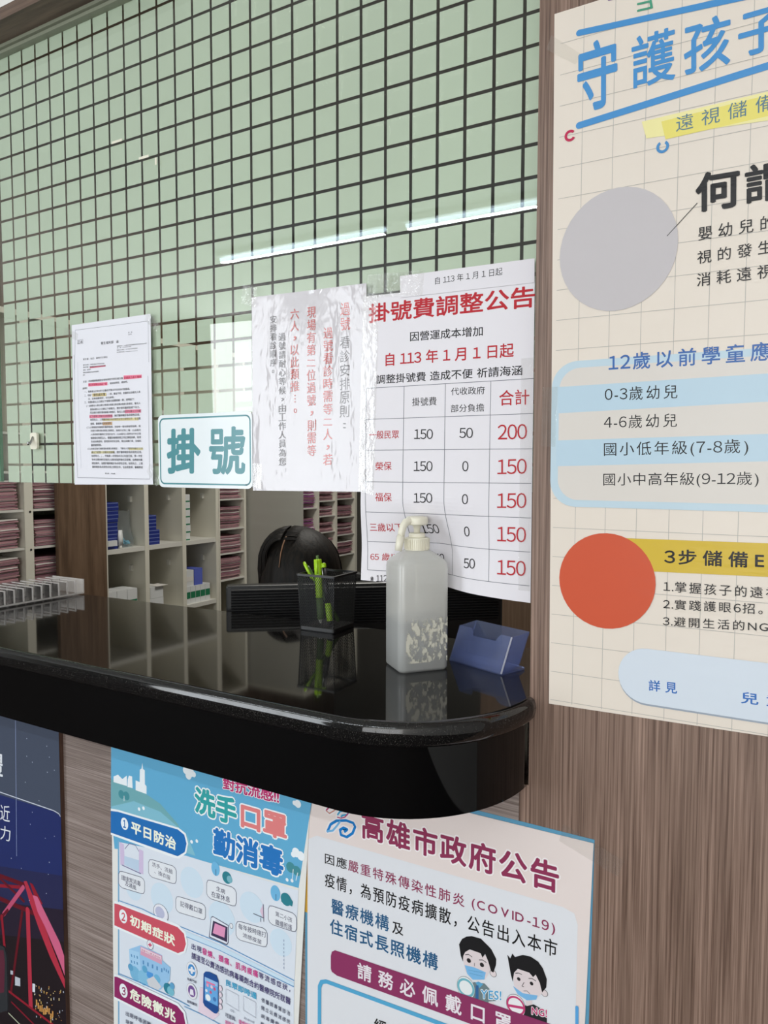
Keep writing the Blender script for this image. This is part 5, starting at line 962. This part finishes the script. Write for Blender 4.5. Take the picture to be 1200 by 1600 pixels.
# clear slotted tray
tr = thing('slotted_tray', 'long clear acrylic tray with many slots at the left end of the counter', 'tray', (-.04, -.03, ZC))
Y0, Y1, XA, XB, ZT = -.212, .137, -.092, .0125, ZC + .034
AC, AE = M['acrylic'], M['acrylic_edge']
b = MB(); b.box(XA, Y0, ZC, XB, Y1, ZC + .0025, AC); b.build('tray_base', tr)
for nm, c in (('end_wall', (XA, Y1 - .003, XB, Y1)), ('end_wall', (XA, Y0, XB, Y0 + .003))):
    b = MB(); b.box(c[0], c[1], ZC + .0026, c[2], c[3], ZT, AE); b.build(nm, tr)
b = MB(); b.box(XA, Y0 + .0031, ZC + .0026, XA + .003, Y1 - .0031, ZT, AC); b.build('long_wall', tr)
b = MB(); b.box(XB - .0022, Y0 + .0031, ZC + .0026, XB, Y1 - .0031, ZC + .006, AE); b.build('front_lip', tr)
b = MB(); b.box(-.041, Y0 + .0031, ZC + .0026, -.0386, Y1 - .0031, ZT - .001, AC); b.build('middle_wall', tr)
k = 0; y = Y1 - .0225
while y > Y0 + .01:
    for xa, xb in ((XA + .0032, -.0412), (-.0384, XB)):
        b = MB(); b.box(xa, y, ZC + .0026, xb, y + .0022, ZT - .0005, AC)
        b.box(xb - .0024, y - .0001, ZC + .0062, xb + .0001, y + .0023, ZT - .0004, AE); b.box(xa, y - .0001, ZT - .0022, xb, y + .0023, ZT - .0003, AE)
        b.build('divider', tr)
    y -= .0203
# ------------------------------------------------------------------ staff side: desk, monitor, clerk
dk = thing('office_desk', 'plain cream office desk behind the granite counter', 'desk', (.35, .52, 0))
b = MB(); b.prism([(-.147, .195), (1.25, .195), (1.25, 1.10), (1.0, 1.10)], .705, .735, M['melamine']); b.build('desktop', dk)
for nm, c_ in (('side_panel', (1.22, .21, 1.249, 1.08)), ('side_panel', (-.02, .20, .01, .28))):
    b = MB(); b.box(c_[0], c_[1], 0, c_[2], c_[3], .7048, M['melamine']); b.build(nm, dk)
b = MB(); b.box(.0102, .20, .30, 1.2198, .215, .7048, M['melamine']); b.build('modesty_panel', dk)

mo = thing('computer_monitor', 'black computer monitor seen from behind over the counter edge', 'monitor', (.4017, .1593, .7352), local=True)
mo.rotation_euler = (0, 0, math.radians(38.7)); MW = .565; MZ1 = .4115; MZ0 = .085
b = MB(); b.box(0, .006, MZ0, MW, .034, MZ1, M['black']); b.build('casing', mo, bevel=.004)
b = MB(); n = 13; prof = []
z = MZ1 - .006
for i in range(n): prof += [(.0058, z), (.0016, z - .0022), (.0016, z - .0036), (.0058, z - .0052)]; z -= .0056
prof = prof[::-1]
b.loft([[(x, y, zz) for y, zz in prof] + [(x, .0075, prof[-1][1]), (x, .0075, prof[0][1])] for x in (.010, MW - .010)], M['black_matte'], True, False); b.build('ribbed_vent_panel', mo)
b = MB(); b.box(.010, .002, MZ0 + .02, MW - .010, .0059, z - .002, M['black']); b.build('lower_back_panel', mo)
vs, fs, gx0, gy0, gx1, gy1 = glyphs('FUJITSU')
b = MB(); kx = .088 / (gx1 - gx0); kz = .013 / (gy1 - gy0); b.add([(.150 + (x - gx0) * kx, .0017, MZ1 - .098 + (y - gy0) * kz) for x, y in vs], fs, plain('grey_letters', (74, 74, 78), .4))
b.build('raised_lettering', mo)
b = MB(); b.box(.012, .0345, MZ0 + .018, MW - .012, .0352, MZ1 - .014, M['screen']); b.build('screen', mo)
b = MB(); b.box(MW / 2 - .04, .036, .012, MW / 2 + .04, .058, MZ0 + .10, M['black']); b.build('stand_neck', mo)
b = MB(); b.prism(rrect(MW / 2 - .12, .02, MW / 2 + .12, .10, .03), 0, .012, M['black']); b.build('stand_base', mo)

# clerk: one continuous skinned body, seated and leaning over the desk
HC = Vector((.330, .505, 1.130)); FW = Vector((.62, -.78, 0)).normalized(); RT = Vector((FW.y, -FW.x, 0))   # RT: the clerk's left-hand side in view
cl = thing('person', 'black haired person bent over the desk, only the crown of the head showing', 'person', (HC.x - FW.x * .2, HC.y - FW.y * .2, .46))
def W3(f, s_, z): q_ = HC + FW * f + RT * s_; return (q_.x, q_.y, z)
J = {}
def joints(spec):
    vs = []; ed = []; rad = []; idx = {}
    for nm, par, pos, r_ in spec:
        idx[nm] = len(vs); vs.append(pos); rad.append(r_)
        if par: ed.append((idx[par], idx[nm]))
    return vs, ed, rad
SP = [('pelvis', None, W3(-.26, 0, .56), (.13, .11)), ('waist', 'pelvis', W3(-.24, 0, .70), (.115, .09)), ('chest', 'waist', W3(-.17, 0, .88), (.13, .10)), ('upper', 'chest', W3(-.12, 0, .985), (.09, .075)),
      ('neck', 'upper', W3(-.07, 0, 1.045), (.045, .045)), ('skull', 'neck', W3(-.02, 0, 1.10), (.070, .078)), ('brow', 'skull', W3(.025, 0, 1.125), (.068, .072)), ('face', 'brow', W3(.055, 0, 1.085), (.050, .05)), ('nose', 'face', W3(.105, 0, 1.082), (.010, .010)),]
for sd, g in ((1, 'l'), (-1, 'r')):
    SP += [('sh' + g, 'upper', W3(-.11, .17 * sd, .965), (.05, .05)), ('el' + g, 'sh' + g, W3(-.04, .24 * sd, .79), (.037, .037)), ('wr' + g, 'el' + g, W3(.05, .13 * sd, .772), (.024, .022)), ('pm' + g, 'wr' + g, W3(.10, .10 * sd, .760), (.030, .016))]
    for k_, (df, ds, rr_) in enumerate(((.060, -.030, .0075), (.072, -.010, .0080), (.070, .010, .0080), (.058, .028, .0070))):
        SP += [('f%d' % k_ + g, 'pm' + g, W3(.125 + df * .45, (.10 + ds) * sd, .757), (rr_, rr_)), ('t%d' % k_ + g, 'f%d' % k_ + g, W3(.115 + df, (.10 + ds * 1.1) * sd, .7455), (rr_ * .85, rr_ * .85))]
    SP += [('th' + g, 'pm' + g, W3(.11, .055 * sd, .752), (.009, .009)), ('tt' + g, 'th' + g, W3(.145, .045 * sd, .747), (.0075, .0075))]
    SP += [('hp' + g, 'pelvis', W3(-.22, .09 * sd, .535), (.085, .08)), ('kn' + g, 'hp' + g, W3(.14, .12 * sd, .50), (.058, .058)), ('an' + g, 'kn' + g, W3(.13, .12 * sd, .09), (.038, .038)), ('to' + g, 'an' + g, W3(.27, .13 * sd, .035), (.036, .028))]
vs, ed, rad = joints(SP)
def skinned(name, vs, ed, rad, mat, parent, sub=2):
    me = bpy.data.meshes.new(name); me.from_pydata(vs, ed, []); me.materials.append(mat)
    o = bpy.data.objects.new(name, me); COL.objects.link(o)
    o.modifiers.new('skin', 'SKIN')
    for i, r_ in enumerate(rad): sv = me.skin_vertices[0].data[i]; sv.radius = r_; sv.use_root = (i == 0)
    s_ = o.modifiers.new('sub', 'SUBSURF'); s_.levels = sub; s_.render_levels = sub
    bpy.context.view_layer.update(); dg = bpy.context.evaluated_depsgraph_get()
    m2 = bpy.data.meshes.new_from_object(o.evaluated_get(dg)); m2.name = name; bpy.data.objects.remove(o)
    m2.materials.clear(); m2.materials.append(mat)
    for p_ in m2.polygons: p_.use_smooth = True
    o = bpy.data.objects.new(name, m2); COL.objects.link(o); o.parent = parent; o.matrix_parent_inverse = Matrix.Translation(-parent.location); return o
skinned('body', vs, ed, rad, M['skin'], cl)
keep = ['pelvis', 'waist', 'chest', 'upper', 'shl', 'ell', 'wrl', 'shr', 'elr', 'wrr']
sub = [(n_, p_, q_, (r_[0] + .012, r_[1] + .012)) for n_, p_, q_, r_ in SP if n_ in keep]
skinned('shirt', *joints(sub), M['shirt'], cl)
sub = [(n_, p_, q_, (r_[0] + .012, r_[1] + .012)) for n_, p_, q_, r_ in SP if n_ in ('pelvis', 'hpl', 'knl', 'anl', 'hpr', 'knr', 'anr')]
skinned('trousers', *joints(sub), M['trouser'], cl)
# hair: a parted cap that falls to the shoulders
b = MB(); NU, NV = 72, 40; random.seed(3); rings = []
PA = math.radians(198)                   # where the parting meets the forehead, seen from the head centre
for j in range(NV + 1):
    t = j / NV; ring = []
    for i in range(NU):
        a = 2 * PI * i / NU
        th = min(PI * .5, PI * .62 * t)
        rx, ry = .094, .108
        if t < .72: rad_ = math.sin(th); zz = .105 * math.cos(th)
        else: rad_ = math.sin(th) * (1 + .10 * math.sin((t - .72) / .28 * PI)); zz = .105 * math.cos(th) - (t - .72) * .62
        front = max(0., math.cos(a))      # a = 0 is where the clerk faces
        if t > .80: rad_ *= 1 - .30 * (front ** 3) * min(1, (t - .80) / .15)
        wob = 1 + .018 * mnoise.noise(Vector((math.cos(a) * 6, math.sin(a) * 6, t * 2.2))) + .010 * math.sin(a * 23 + t * 3)
        part = 1 - .045 * math.exp(-((math.sin(a) - .38) / .12) ** 2) * (.30 + .70 * (.5 + .5 * math.cos(a)) ** 2) * (1 - t) * min(1, t * 6)
        f_ = ry * rad_ * math.cos(a) * wob * part; s2 = rx * rad_ * math.sin(a) * wob * part
        ring.append(tuple(HC + FW * (f_ + .004) + RT * s2 + Vector((0, 0, zz * part))))
    rings.append(ring)
b.loft(rings[::-1], M['hair'], True, True)
# loose strands swept from the parting down both sides
for k in range(240):
    sd = 1 if k % 2 else -1; f0 = random.uniform(-.07, .075); s0 = .020 + .030 * max(0, f0 / .08) + sd * .003; path = []
    reach = random.uniform(.5, 1.0); L = random.uniform(.05, .17)
    for q_ in range(9):
        u = q_ / 8; ang = u * PI * .5 * (reach * .25 + .78)
        rr_ = math.sqrt(max(.05, 1 - (f0 / .112) ** 2))
        ss = s0 * (1 - u) + sd * math.sin(ang) * .102 * rr_; zz = .1095 * math.cos(ang) * rr_ - max(0, u - .75) * L
        path.append(tuple(HC + FW * (f0 * (1 - .25 * u) + .004 - .02 * u) + RT * ss + Vector((0, 0, zz))))
    b.tube(path, [.0011] * 8 + [.0004], M['hair'], 5)
b.build('hair', cl)
path = []
for k in range(9):
    f_ = -.01 + .0125 * k; s_ = .018 + .0045 * k; path.append(tuple(HC + FW * (f_ + .004) + RT * s_ + Vector((0, 0, .1035 * math.sqrt(max(.05, 1 - (f_ / .112) ** 2 - (s_ / .098) ** 2)) - .0005))))
b = MB(); b.tube(path, [.0005, .0014, .0018, .002, .002, .002, .0018, .0014, .0008], M['scalp'], 8); e = b.build('hair_parting', cl); e['label'] = 'pale scalp line of the parting'

oc = thing('office_chair', 'black office chair behind the person at the desk', 'office chair', W3(-.27, -.07, 0), local=True)
oc.rotation_euler = (0, 0, math.atan2(FW.y, FW.x) - PI / 2)
b = MB(); b.prism(rrect(-.23, -.22, .23, .22, .07), .36, .435, M['black_matte']); b.build('seat', oc, bevel=.015)
b = MB(); pl = rrect(-.19, .56, .19, 1.05, .08); b.loft([[(x, y, z) for x, z in pl] for y in (-.30, -.25)], M['black_matte'], True, False); b.build('backrest', oc, bevel=.015)
b = MB(); b.tube([(0, -.05, .35), (0, -.24, .33), (0, -.315, .45), (0, -.312, .75)], .02, M['black'], 8); b.build('back_bracket', oc)
b = MB(); b.lathe([(.03, .09), (.03, .22), (.02, .22), (.02, .36)], M['black'], 16); b.build('gas_lift', oc)
for i in range(5):
    a = 2 * PI * i / 5; b = MB(); b.tube([(0, 0, .095), (.26 * math.cos(a), .26 * math.sin(a), .07)], [.028, .018], M['black'], 8); lg = b.build('base_leg', oc)
    b = MB(); cx_, cy_ = .26 * math.cos(a), .26 * math.sin(a); T = Matrix.Translation((cx_, cy_, .026)) @ Matrix.Rotation(a, 4, 'Z') @ Matrix.Rotation(PI / 2, 4, 'X'); b.lathe([(.026, -.02), (.026, .02)], M['black'], 16, T); b.build('caster', lg)

# ------------------------------------------------------------------ record cabinets along the staff wall (fronts face +X)
XF = -1.0; XBK = -1.36; TP = .02
def cab(name, label, cat, y0, y1): return thing(name, label, cat, ((XF + XBK) / 2, (y0 + y1) / 2, 0))
def panel(nm, par, x0, y0, z0, x1, y1, z1, mat): b = MB(); b.box(x0, y0, z0, x1, y1, z1, mat); return b.build(nm, par)
ZTOP = 1.90
fa = cab('file_cabinet', 'cream open file cabinet at far left stacked with pink folders', 'file cabinet', .40, 1.014)
panel('back_panel', fa, XBK, .40, .0, XBK + .01, 1.014, ZTOP, M['melamine_in'])
for nm, a_, b_ in (('side_panel', .40, .42), ('divider', .683, .716), ('side_panel', .994, 1.014)): 
    pn = panel(nm, fa, XBK + .0102, a_, 0, XF, b_, ZTOP, M['melamine'])
    if nm == 'divider':
        for zz in (.95, 1.085, 1.22, 1.33):
            bb = MB(); T = Matrix.Translation((XF + .0005, .704, zz)) @ Matrix.Rotation(PI / 2, 4, 'Y'); bb.lathe([(.004, -.001), (.004, .001)], M['dot'], 12, T); bb.build('screw_cap', pn)
panel('plinth', fa, XBK + .0102, .4202, 0, XF - .02, .6828, .06, M['melamine']); panel('top_panel', fa, XBK + .0102, .40, ZTOP + .0001, XF, 1.014, ZTOP + .02, M['melamine'])
SA = [1.499, 1.364, 1.229, 1.094, .959]
for zz in SA:
    panel('shelf', fa, XBK + .0102, .4202, zz - .008, XF - .004, .6828, zz, M['melamine_in']); panel('shelf', fa, XBK + .0102, .7162, zz - .008, XF - .004, .9938, zz, M['melamine_in'])
dr = panel('sliding_door', fa, XF + .0005, .802, .02, XF + .018, 1.0135, ZTOP, M['wood_door']); dr['label'] = 'brown wood grain sliding door'

cb = cab('cubby_cabinet', 'white open cubby cabinet holding medicine cartons', 'cabinet', 1.016, 1.665)
panel('back_panel', cb, XBK, 1.016, 0, XBK + .01, 1.665, ZTOP, M['melamine_in'])
for nm, a_, b_ in (('side_panel', 1.016, 1.034), ('divider', 1.222, 1.244), ('divider', 1.434, 1.456), ('side_panel', 1.646, 1.665)): 
    pn = panel(nm, cb, XBK + .0102, a_, 0, XF, b_, ZTOP, M['melamine'])
    if a_ > 1.1:
        for zz in (1.245, .955):
            bb = MB(); bb.box(XF - .085, a_ - .012, zz - .012, XF - .072, a_ - .0001, zz + .012, M['white_plastic']); e = bb.build('shelf_clip', pn)
panel('top_panel', cb, XBK + .0102, 1.016, ZTOP + .0001, XF, 1.665, ZTOP + .02, M['melamine'])
for zz in (1.62, 1.335, 1.050, .763, .478):
    for a_, b_ in ((1.0342, 1.2218), (1.2442, 1.4338), (1.4562, 1.6458)): panel('shelf', cb, XBK + .0102, a_, zz - .018, XF - .002, b_, zz, M['melamine_in'])

fc = cab('file_cabinet', 'narrow cream file cabinet right of the white cubbies', 'file cabinet', 1.667, 1.86)
panel('back_panel', fc, XBK, 1.667, 0, XBK + .01, 1.86, ZTOP, M['melamine_in'])
for a_, b_ in ((1.667, 1.675), (1.845, 1.86)): panel('side_panel', fc, XBK + .0102, a_, 0, XF, b_, ZTOP, M['melamine'])
panel('top_panel', fc, XBK + .0102, 1.667, ZTOP + .0001, XF, 1.86, ZTOP + .02, M['melamine'])
SCL = [1.50, 1.365, 1.229, 1.088, .971, .845]
for zz in SCL: panel('shelf', fc, XBK + .0102, 1.6752, zz - .007, XF - .003, 1.8448, zz, M['melamine_in'])

X3 = -.68
fd = thing('file_cabinet', 'grey sided file cabinet of narrow columns behind the head', 'file cabinet', (-.85, 2.1, 0))
panel('end_panel', fd, -1.36, 1.880, 0, X3, 1.895, ZTOP, plain('end_panel_grey', (176, 174, 166), .5))
panel('back_panel', fd, -1.05, 1.8952, 0, -1.04, 2.40, ZTOP, M['melamine_in'])
c3 = [(1.8952, 1.94), (2.012, 2.026), (2.17, 2.184), (2.352, 2.372)]
for a_, b_ in c3[1:]: panel('divider', fd, -1.0398, a_, 0, X3, b_, ZTOP, M['melamine'])
panel('top_panel', fd, -1.0398, 1.8952, ZTOP + .0001, X3, 2.372, ZTOP + .02, M['melamine'])
S3 = ([1.30, 1.185, 1.056, .93], [1.30, 1.215, 1.14, 1.06, .98], [1.30, 1.22, 1.125, 1.035, .93])
for (a_, b_), zs in zip(((1.8952, 2.0118), (2.0262, 2.1698), (2.1842, 2.3518)), S3):
    for zz in zs: panel('shelf', fd, -1.0398, a_, zz - .006, X3 - .003, b_, zz, M['melamine_in'])

# patient folders: every folder an object of its own
random.seed(11)
def folder(name, mats, wx, wy, th):
    b = MB(); n = 7
    def sheet(z0, z1, mt, inset, amp):
        ring = []
        for s2, z in ((0, z0), (1, z1)):
            pass
        vs = []; fs = []
        for L, z in ((0, z0), (1, z1)):
            for i in range(n + 1):
                for j in range(2):
                    x = -wx + inset * .3 if j == 0 else -inset
                    y = -wy / 2 + inset + (wy - 2 * inset) * i / n
                    vs.append((x, y, z + amp * math.sin(i * 1.1 + L * .5) * (1 if j else .2)))
        N = 2 * (n + 1)
        for i in range(n):
            a = 2 * i; fs += [(a, a + 2, a + 3, a + 1), (N + a, N + a + 1, N + a + 3, N + a + 2), (a + 1, a + 3, N + a + 3, N + a + 1), (a, N + a, N + a + 2, a + 2)]
        fs += [(0, 1, N + 1, N), (N - 2, 2 * N - 2, 2 * N - 1, N - 1)]
        b.add(vs, fs, mt)
    sheet(0, th * .30, mats[0], 0, .0012); sheet(th * .32, th * .60, mats[2], .006, .0014); sheet(th * .62, th * .92, mats[1], .002, .0012)
    return b.build(name, loc=(0, 0, 0))
PROTO = {}
def stack(y0, y1, x, z, n, th, label, group, tone):
    wy = (y1 - y0) - .014
    for k in range(n):
        key = (round(wy, 3), tone, k % 3, th)
        lean = random.uniform(-.05, .05); px, py, pz = x - .006 - random.uniform(0, .012), (y0 + y1) / 2 + random.uniform(-.003, .003), z + .0015 + k * th
        if key not in PROTO:
            cols = {'pink': (M['pink'], M['pink2'], M['paper']), 'mauve': (M['pink2'], M['pink'], M['paper']), 'violet': (M['violet'], M['pink2'], M['paper'])}[tone]
            if k % 3 == 1: cols = (cols[1], cols[0], cols[2])
            if k % 3 == 2: cols = (cols[0], M['paper'], cols[1])
            o = folder('patient_folder', cols, .24, wy, th); PROTO[key] = o; tag(o, label, 'folder', group); o.location = (px, py, pz)
        else:
            o = dup(PROTO[key], (px, py, pz), label, group)
        o.rotation_euler = (0, 0, lean * .25)
ORD = ['top', 'second', 'third', 'fourth', 'fifth']
for zz, w_ in ((1.229, 'just below the glass'), (1.094, 'in the middle of the view'), (.959, 'just above the clear tray')):
    stack(.43, .672, XF, zz, 9, .0112, 'pink folder in the far left stack, shelf %s' % w_, 'folders at far left, shelf ' + w_, 'pink')
    stack(.72, .99, XF, zz, 8, .0115, 'mauve folder beside the brown door, shelf %s' % w_, 'folders beside the door, shelf ' + w_, 'mauve')
for zz, w_, n in ((1.229, 'topmost visible shelf', 7), (1.088, 'second visible shelf', 8), (.971, 'third visible shelf', 7), (.845, 'lowest visible shelf', 8)):
    stack(1.677, 1.836, XF, zz, n, .0112 if n < 8 else .0125, 'mauve folder in the column right of the white cubbies, %s' % w_, 'folders right of the cubbies, ' + w_, 'mauve')
for c, ((a_, b_), zs) in enumerate(zip(((1.8955, 2.0115), (2.0265, 2.1695), (2.1845, 2.3515)), S3)):
    nm = ('left', 'middle', 'right')[c]
    for k, zz in enumerate(zs[1:]):
        if c == 0 and k == 2: continue
        gap = zs[k] - zz; n = max(3, int((gap - .03) / .011))
        stack(a_, b_ - .004, X3, zz, min(n, 7), .0108, 'folder in the far cabinet behind the head, %s column, %s stack' % (nm, ORD[k]), 'far cabinet %s column stack %s' % (nm, ORD[k]), 'violet' if c == 0 else 'mauve')

# cartons and small things in the cubbies
def carton(name, x1, y0, z0, dx, dy, dz, mat, band=None, label='', group=None, rot=0, cat='carton'):
    t = thing(name, label, cat, (x1 - dx / 2, y0 + dy / 2, z0), group)
    b = MB(); b.box(x1 - dx, y0, z0 + .0002, x1, y0 + dy, z0 + dz, mat); b.build('box', t)
    if band:
        c, f0, f1 = band; b = MB(); b.box(x1 + .0001, y0 + .001, z0 + dz * f0, x1 + .0006, y0 + dy - .001, z0 + dz * f1, c); b.build('printed_band', t)
    return t
XC = XF - .02
proto = None
for k in range(12):
    l_ = 'thin navy blue carton in the tall stack of the first white cubby'
    if proto is None: proto = carton('blue_carton', XC, 1.040, 1.050, .10, .062, .0154, M['blue_box'], (M['blue_edge'], .72, .94), l_, 'tall blue carton stack')
    else: dup(proto, (proto.location.x + random.uniform(-.004, .004), proto.location.y + (.003 if k > 7 else 0), 1.050 + .0156 * k), l_, 'tall blue carton stack')
for k in range(8):
    dup(proto, (XC - .05 + (.0 if k < 4 else -.006), 1.245 + .045 - (0 if k < 4 else .012), 1.050 + .0156 * k), 'thin navy blue carton in the short stack of the second white cubby', 'short blue carton stack')
carton('label_box', XC + .014, 1.041, 1.064, .012, .045, .022, M['white_box'], None, 'small white labelled box leaning on the tall navy carton stack', None, 0, 'box')
t = thing('ointment_tube', 'white ointment tube leaning in front of the navy carton stack', 'tube', (XC + .008, 1.11, 1.0502))
b = MB(); b.loft([[(XC + .006 + a_, 1.108 + y_, z_) for a_, y_ in ((-.007 * f_, -.009), (.007 * f_, -.009), (.007 * f_, .009), (-.007 * f_, .009))] for z_, f_ in ((1.064, 1), (1.09, .9), (1.125, .15))], M['white_box'], True, True); b.build('tube_body', t)
b = MB(); b.lathe([(.006, 1.0503), (.006, 1.0635)], M['white_plastic'], 14, None, (XC + .006, 1.108)); b.build('tube_cap', t)
t = thing('plastic_bag', 'clear zip bag of pale blue sachets in the first white cubby', 'bag', (XC - .06, 1.165, 1.050))
b = MB(); rings = []
for z_, hw, hd in ((1.0505, .030, .040), (1.058, .046, .052), (1.085, .045, .045), (1.12, .040, .022), (1.16, .042, .008), (1.192, .044, .002)): rings.append([(XC - .055 + hd * math.sin(2 * PI * i / 20) + .003 * math.sin(i * 3 + z_ * 200), 1.168 + hw * math.cos(2 * PI * i / 20), z_ + .0046 + .004 * math.cos(i * 1.3)) for i in range(20)])
b.loft(rings, M['bag']); b.build('bag_film', t)
b = MB()
for k in range(46):
    rr_ = random.uniform(0, .034); a = random.uniform(0, 2 * PI); b.ball((XC - .055 + rr_ * math.sin(a), 1.168 + rr_ * math.cos(a) * .9, 1.0585 + random.uniform(0, .026) * (1 - rr_ / .05)), (.0075, .0065, .0045), M['tablet'], 8, 5)
e = b.build('sachets', t); e['kind'] = 'stuff'
t = thing('tape_roll', 'white gauze roll on top of the short navy carton stack', 'roll', (XC - .045, 1.27, 1.1755))
T = Matrix.Translation((XC - .045, 1.270, 1.1915)) @ Matrix.Rotation(PI / 2, 4, 'Y'); b = MB(); b.lathe([(.006, -.02), (.0155, -.02), (.0158, -.019), (.0158, .019), (.0155, .02), (.006, .02)], M['paper'], 24, T); b.build('roll', t)
proto = None
for k in range(6):
    l_ = 'white carton with green stripe in the upright stack of the third white cubby'
    if proto is None: proto = carton('white_carton', XC - .01, 1.458, 1.050, .09, .052, .034, M['white_box'], (M['green_box'], .0, .18), l_, 'stack in the third cubby')
    else: dup(proto, (proto.location.x, proto.location.y + random.uniform(0, .004), 1.050 + .0345 * k), l_, 'stack in the third cubby')
proto = None
for k in range(5):
    l_ = 'white and green carton in the row on the low shelf of the third cubby'
    if proto is None: proto = carton('green_carton', XC, 1.468, .763, .08, .030, .078, M['white_box'], (M['green_box'], .30, .68), l_, 'row of green cartons')
    else: dup(proto, (proto.location.x, 1.468 + .015 + .0312 * k, .763), l_, 'row of green cartons')
carton('blue_white_carton', XC - .005, 1.528, .8415, .09, .052, .075, M['mid_blue'], None, 'mid blue carton on top of the row of green cartons')
carton('white_medicine_carton', XC - .005, 1.474, .8415, .08, .050, .072, M['white_box'], (M['paper'], .3, .6), 'white carton left of the mid blue carton above the green row')
for k, (y_, l_) in enumerate(((1.040, 'white carton at the left of the low shelf, first cubby'), (1.092, 'white carton in the middle of the low shelf, first cubby'), (1.144, 'white carton at the right of the low shelf, first cubby'))):
    for q_ in range(2): carton('white_carton', XC, y_, .763 + .058 * q_, .09, .050, .057, M['white_box'], (M['green_box'], .08, .22), l_ + (', lower of two' if q_ == 0 else ', upper of two'))
carton('blue_edged_carton', XC, 1.262, .763, .09, .075, .056, M['white_box'], (M['mid_blue'], 0, .3), 'white carton with blue band, lower one in the second cubby')
carton('white_carton', XC, 1.264, .8195, .09, .072, .050, M['white_box'], None, 'plain white carton on the blue banded one in the second cubby')
carton('white_card', XC + .012, 1.290, .8698, .06, .060, .002, M['paper'], None, 'white card lying on top of the cartons in the second cubby', None, 0, 'card')

# ------------------------------------------------------------------ ceiling lamps
def emis(name, c, s_):
    m, nt, bb, o = new_mat(name); bb.inputs['Base Color'].default_value = (.9, .9, .9, 1); bb.inputs['Emission Color'].default_value = (*c, 1); bb.inputs['Emission Strength'].default_value = s_; return m
TUBE = emis('lit_tube', (.66, .85, 1.0), 7)
for x0, lab in ((-1.95, 'left tube lamp on the waiting area ceiling'), (-.60, 'middle tube lamp on the waiting area ceiling'), (.75, 'right tube lamp on the waiting area ceiling')):
    t = thing('tube_lamp', lab + ', mirrored in the glass', 'ceiling lamp', (x0 + .63, -2.73, 2.75), 'waiting area tube lamps')
    b = MB(); b.box(x0, -2.76, 2.722, x0 + 1.26, -2.70, 2.7499, M['white_wall']); b.build('housing', t)
    b = MB(); b.tube([(x0 + .02, -2.73, 2.706), (x0 + 1.24, -2.73, 2.706)], .011, TUBE, 12); b.build('lit_tube', t)
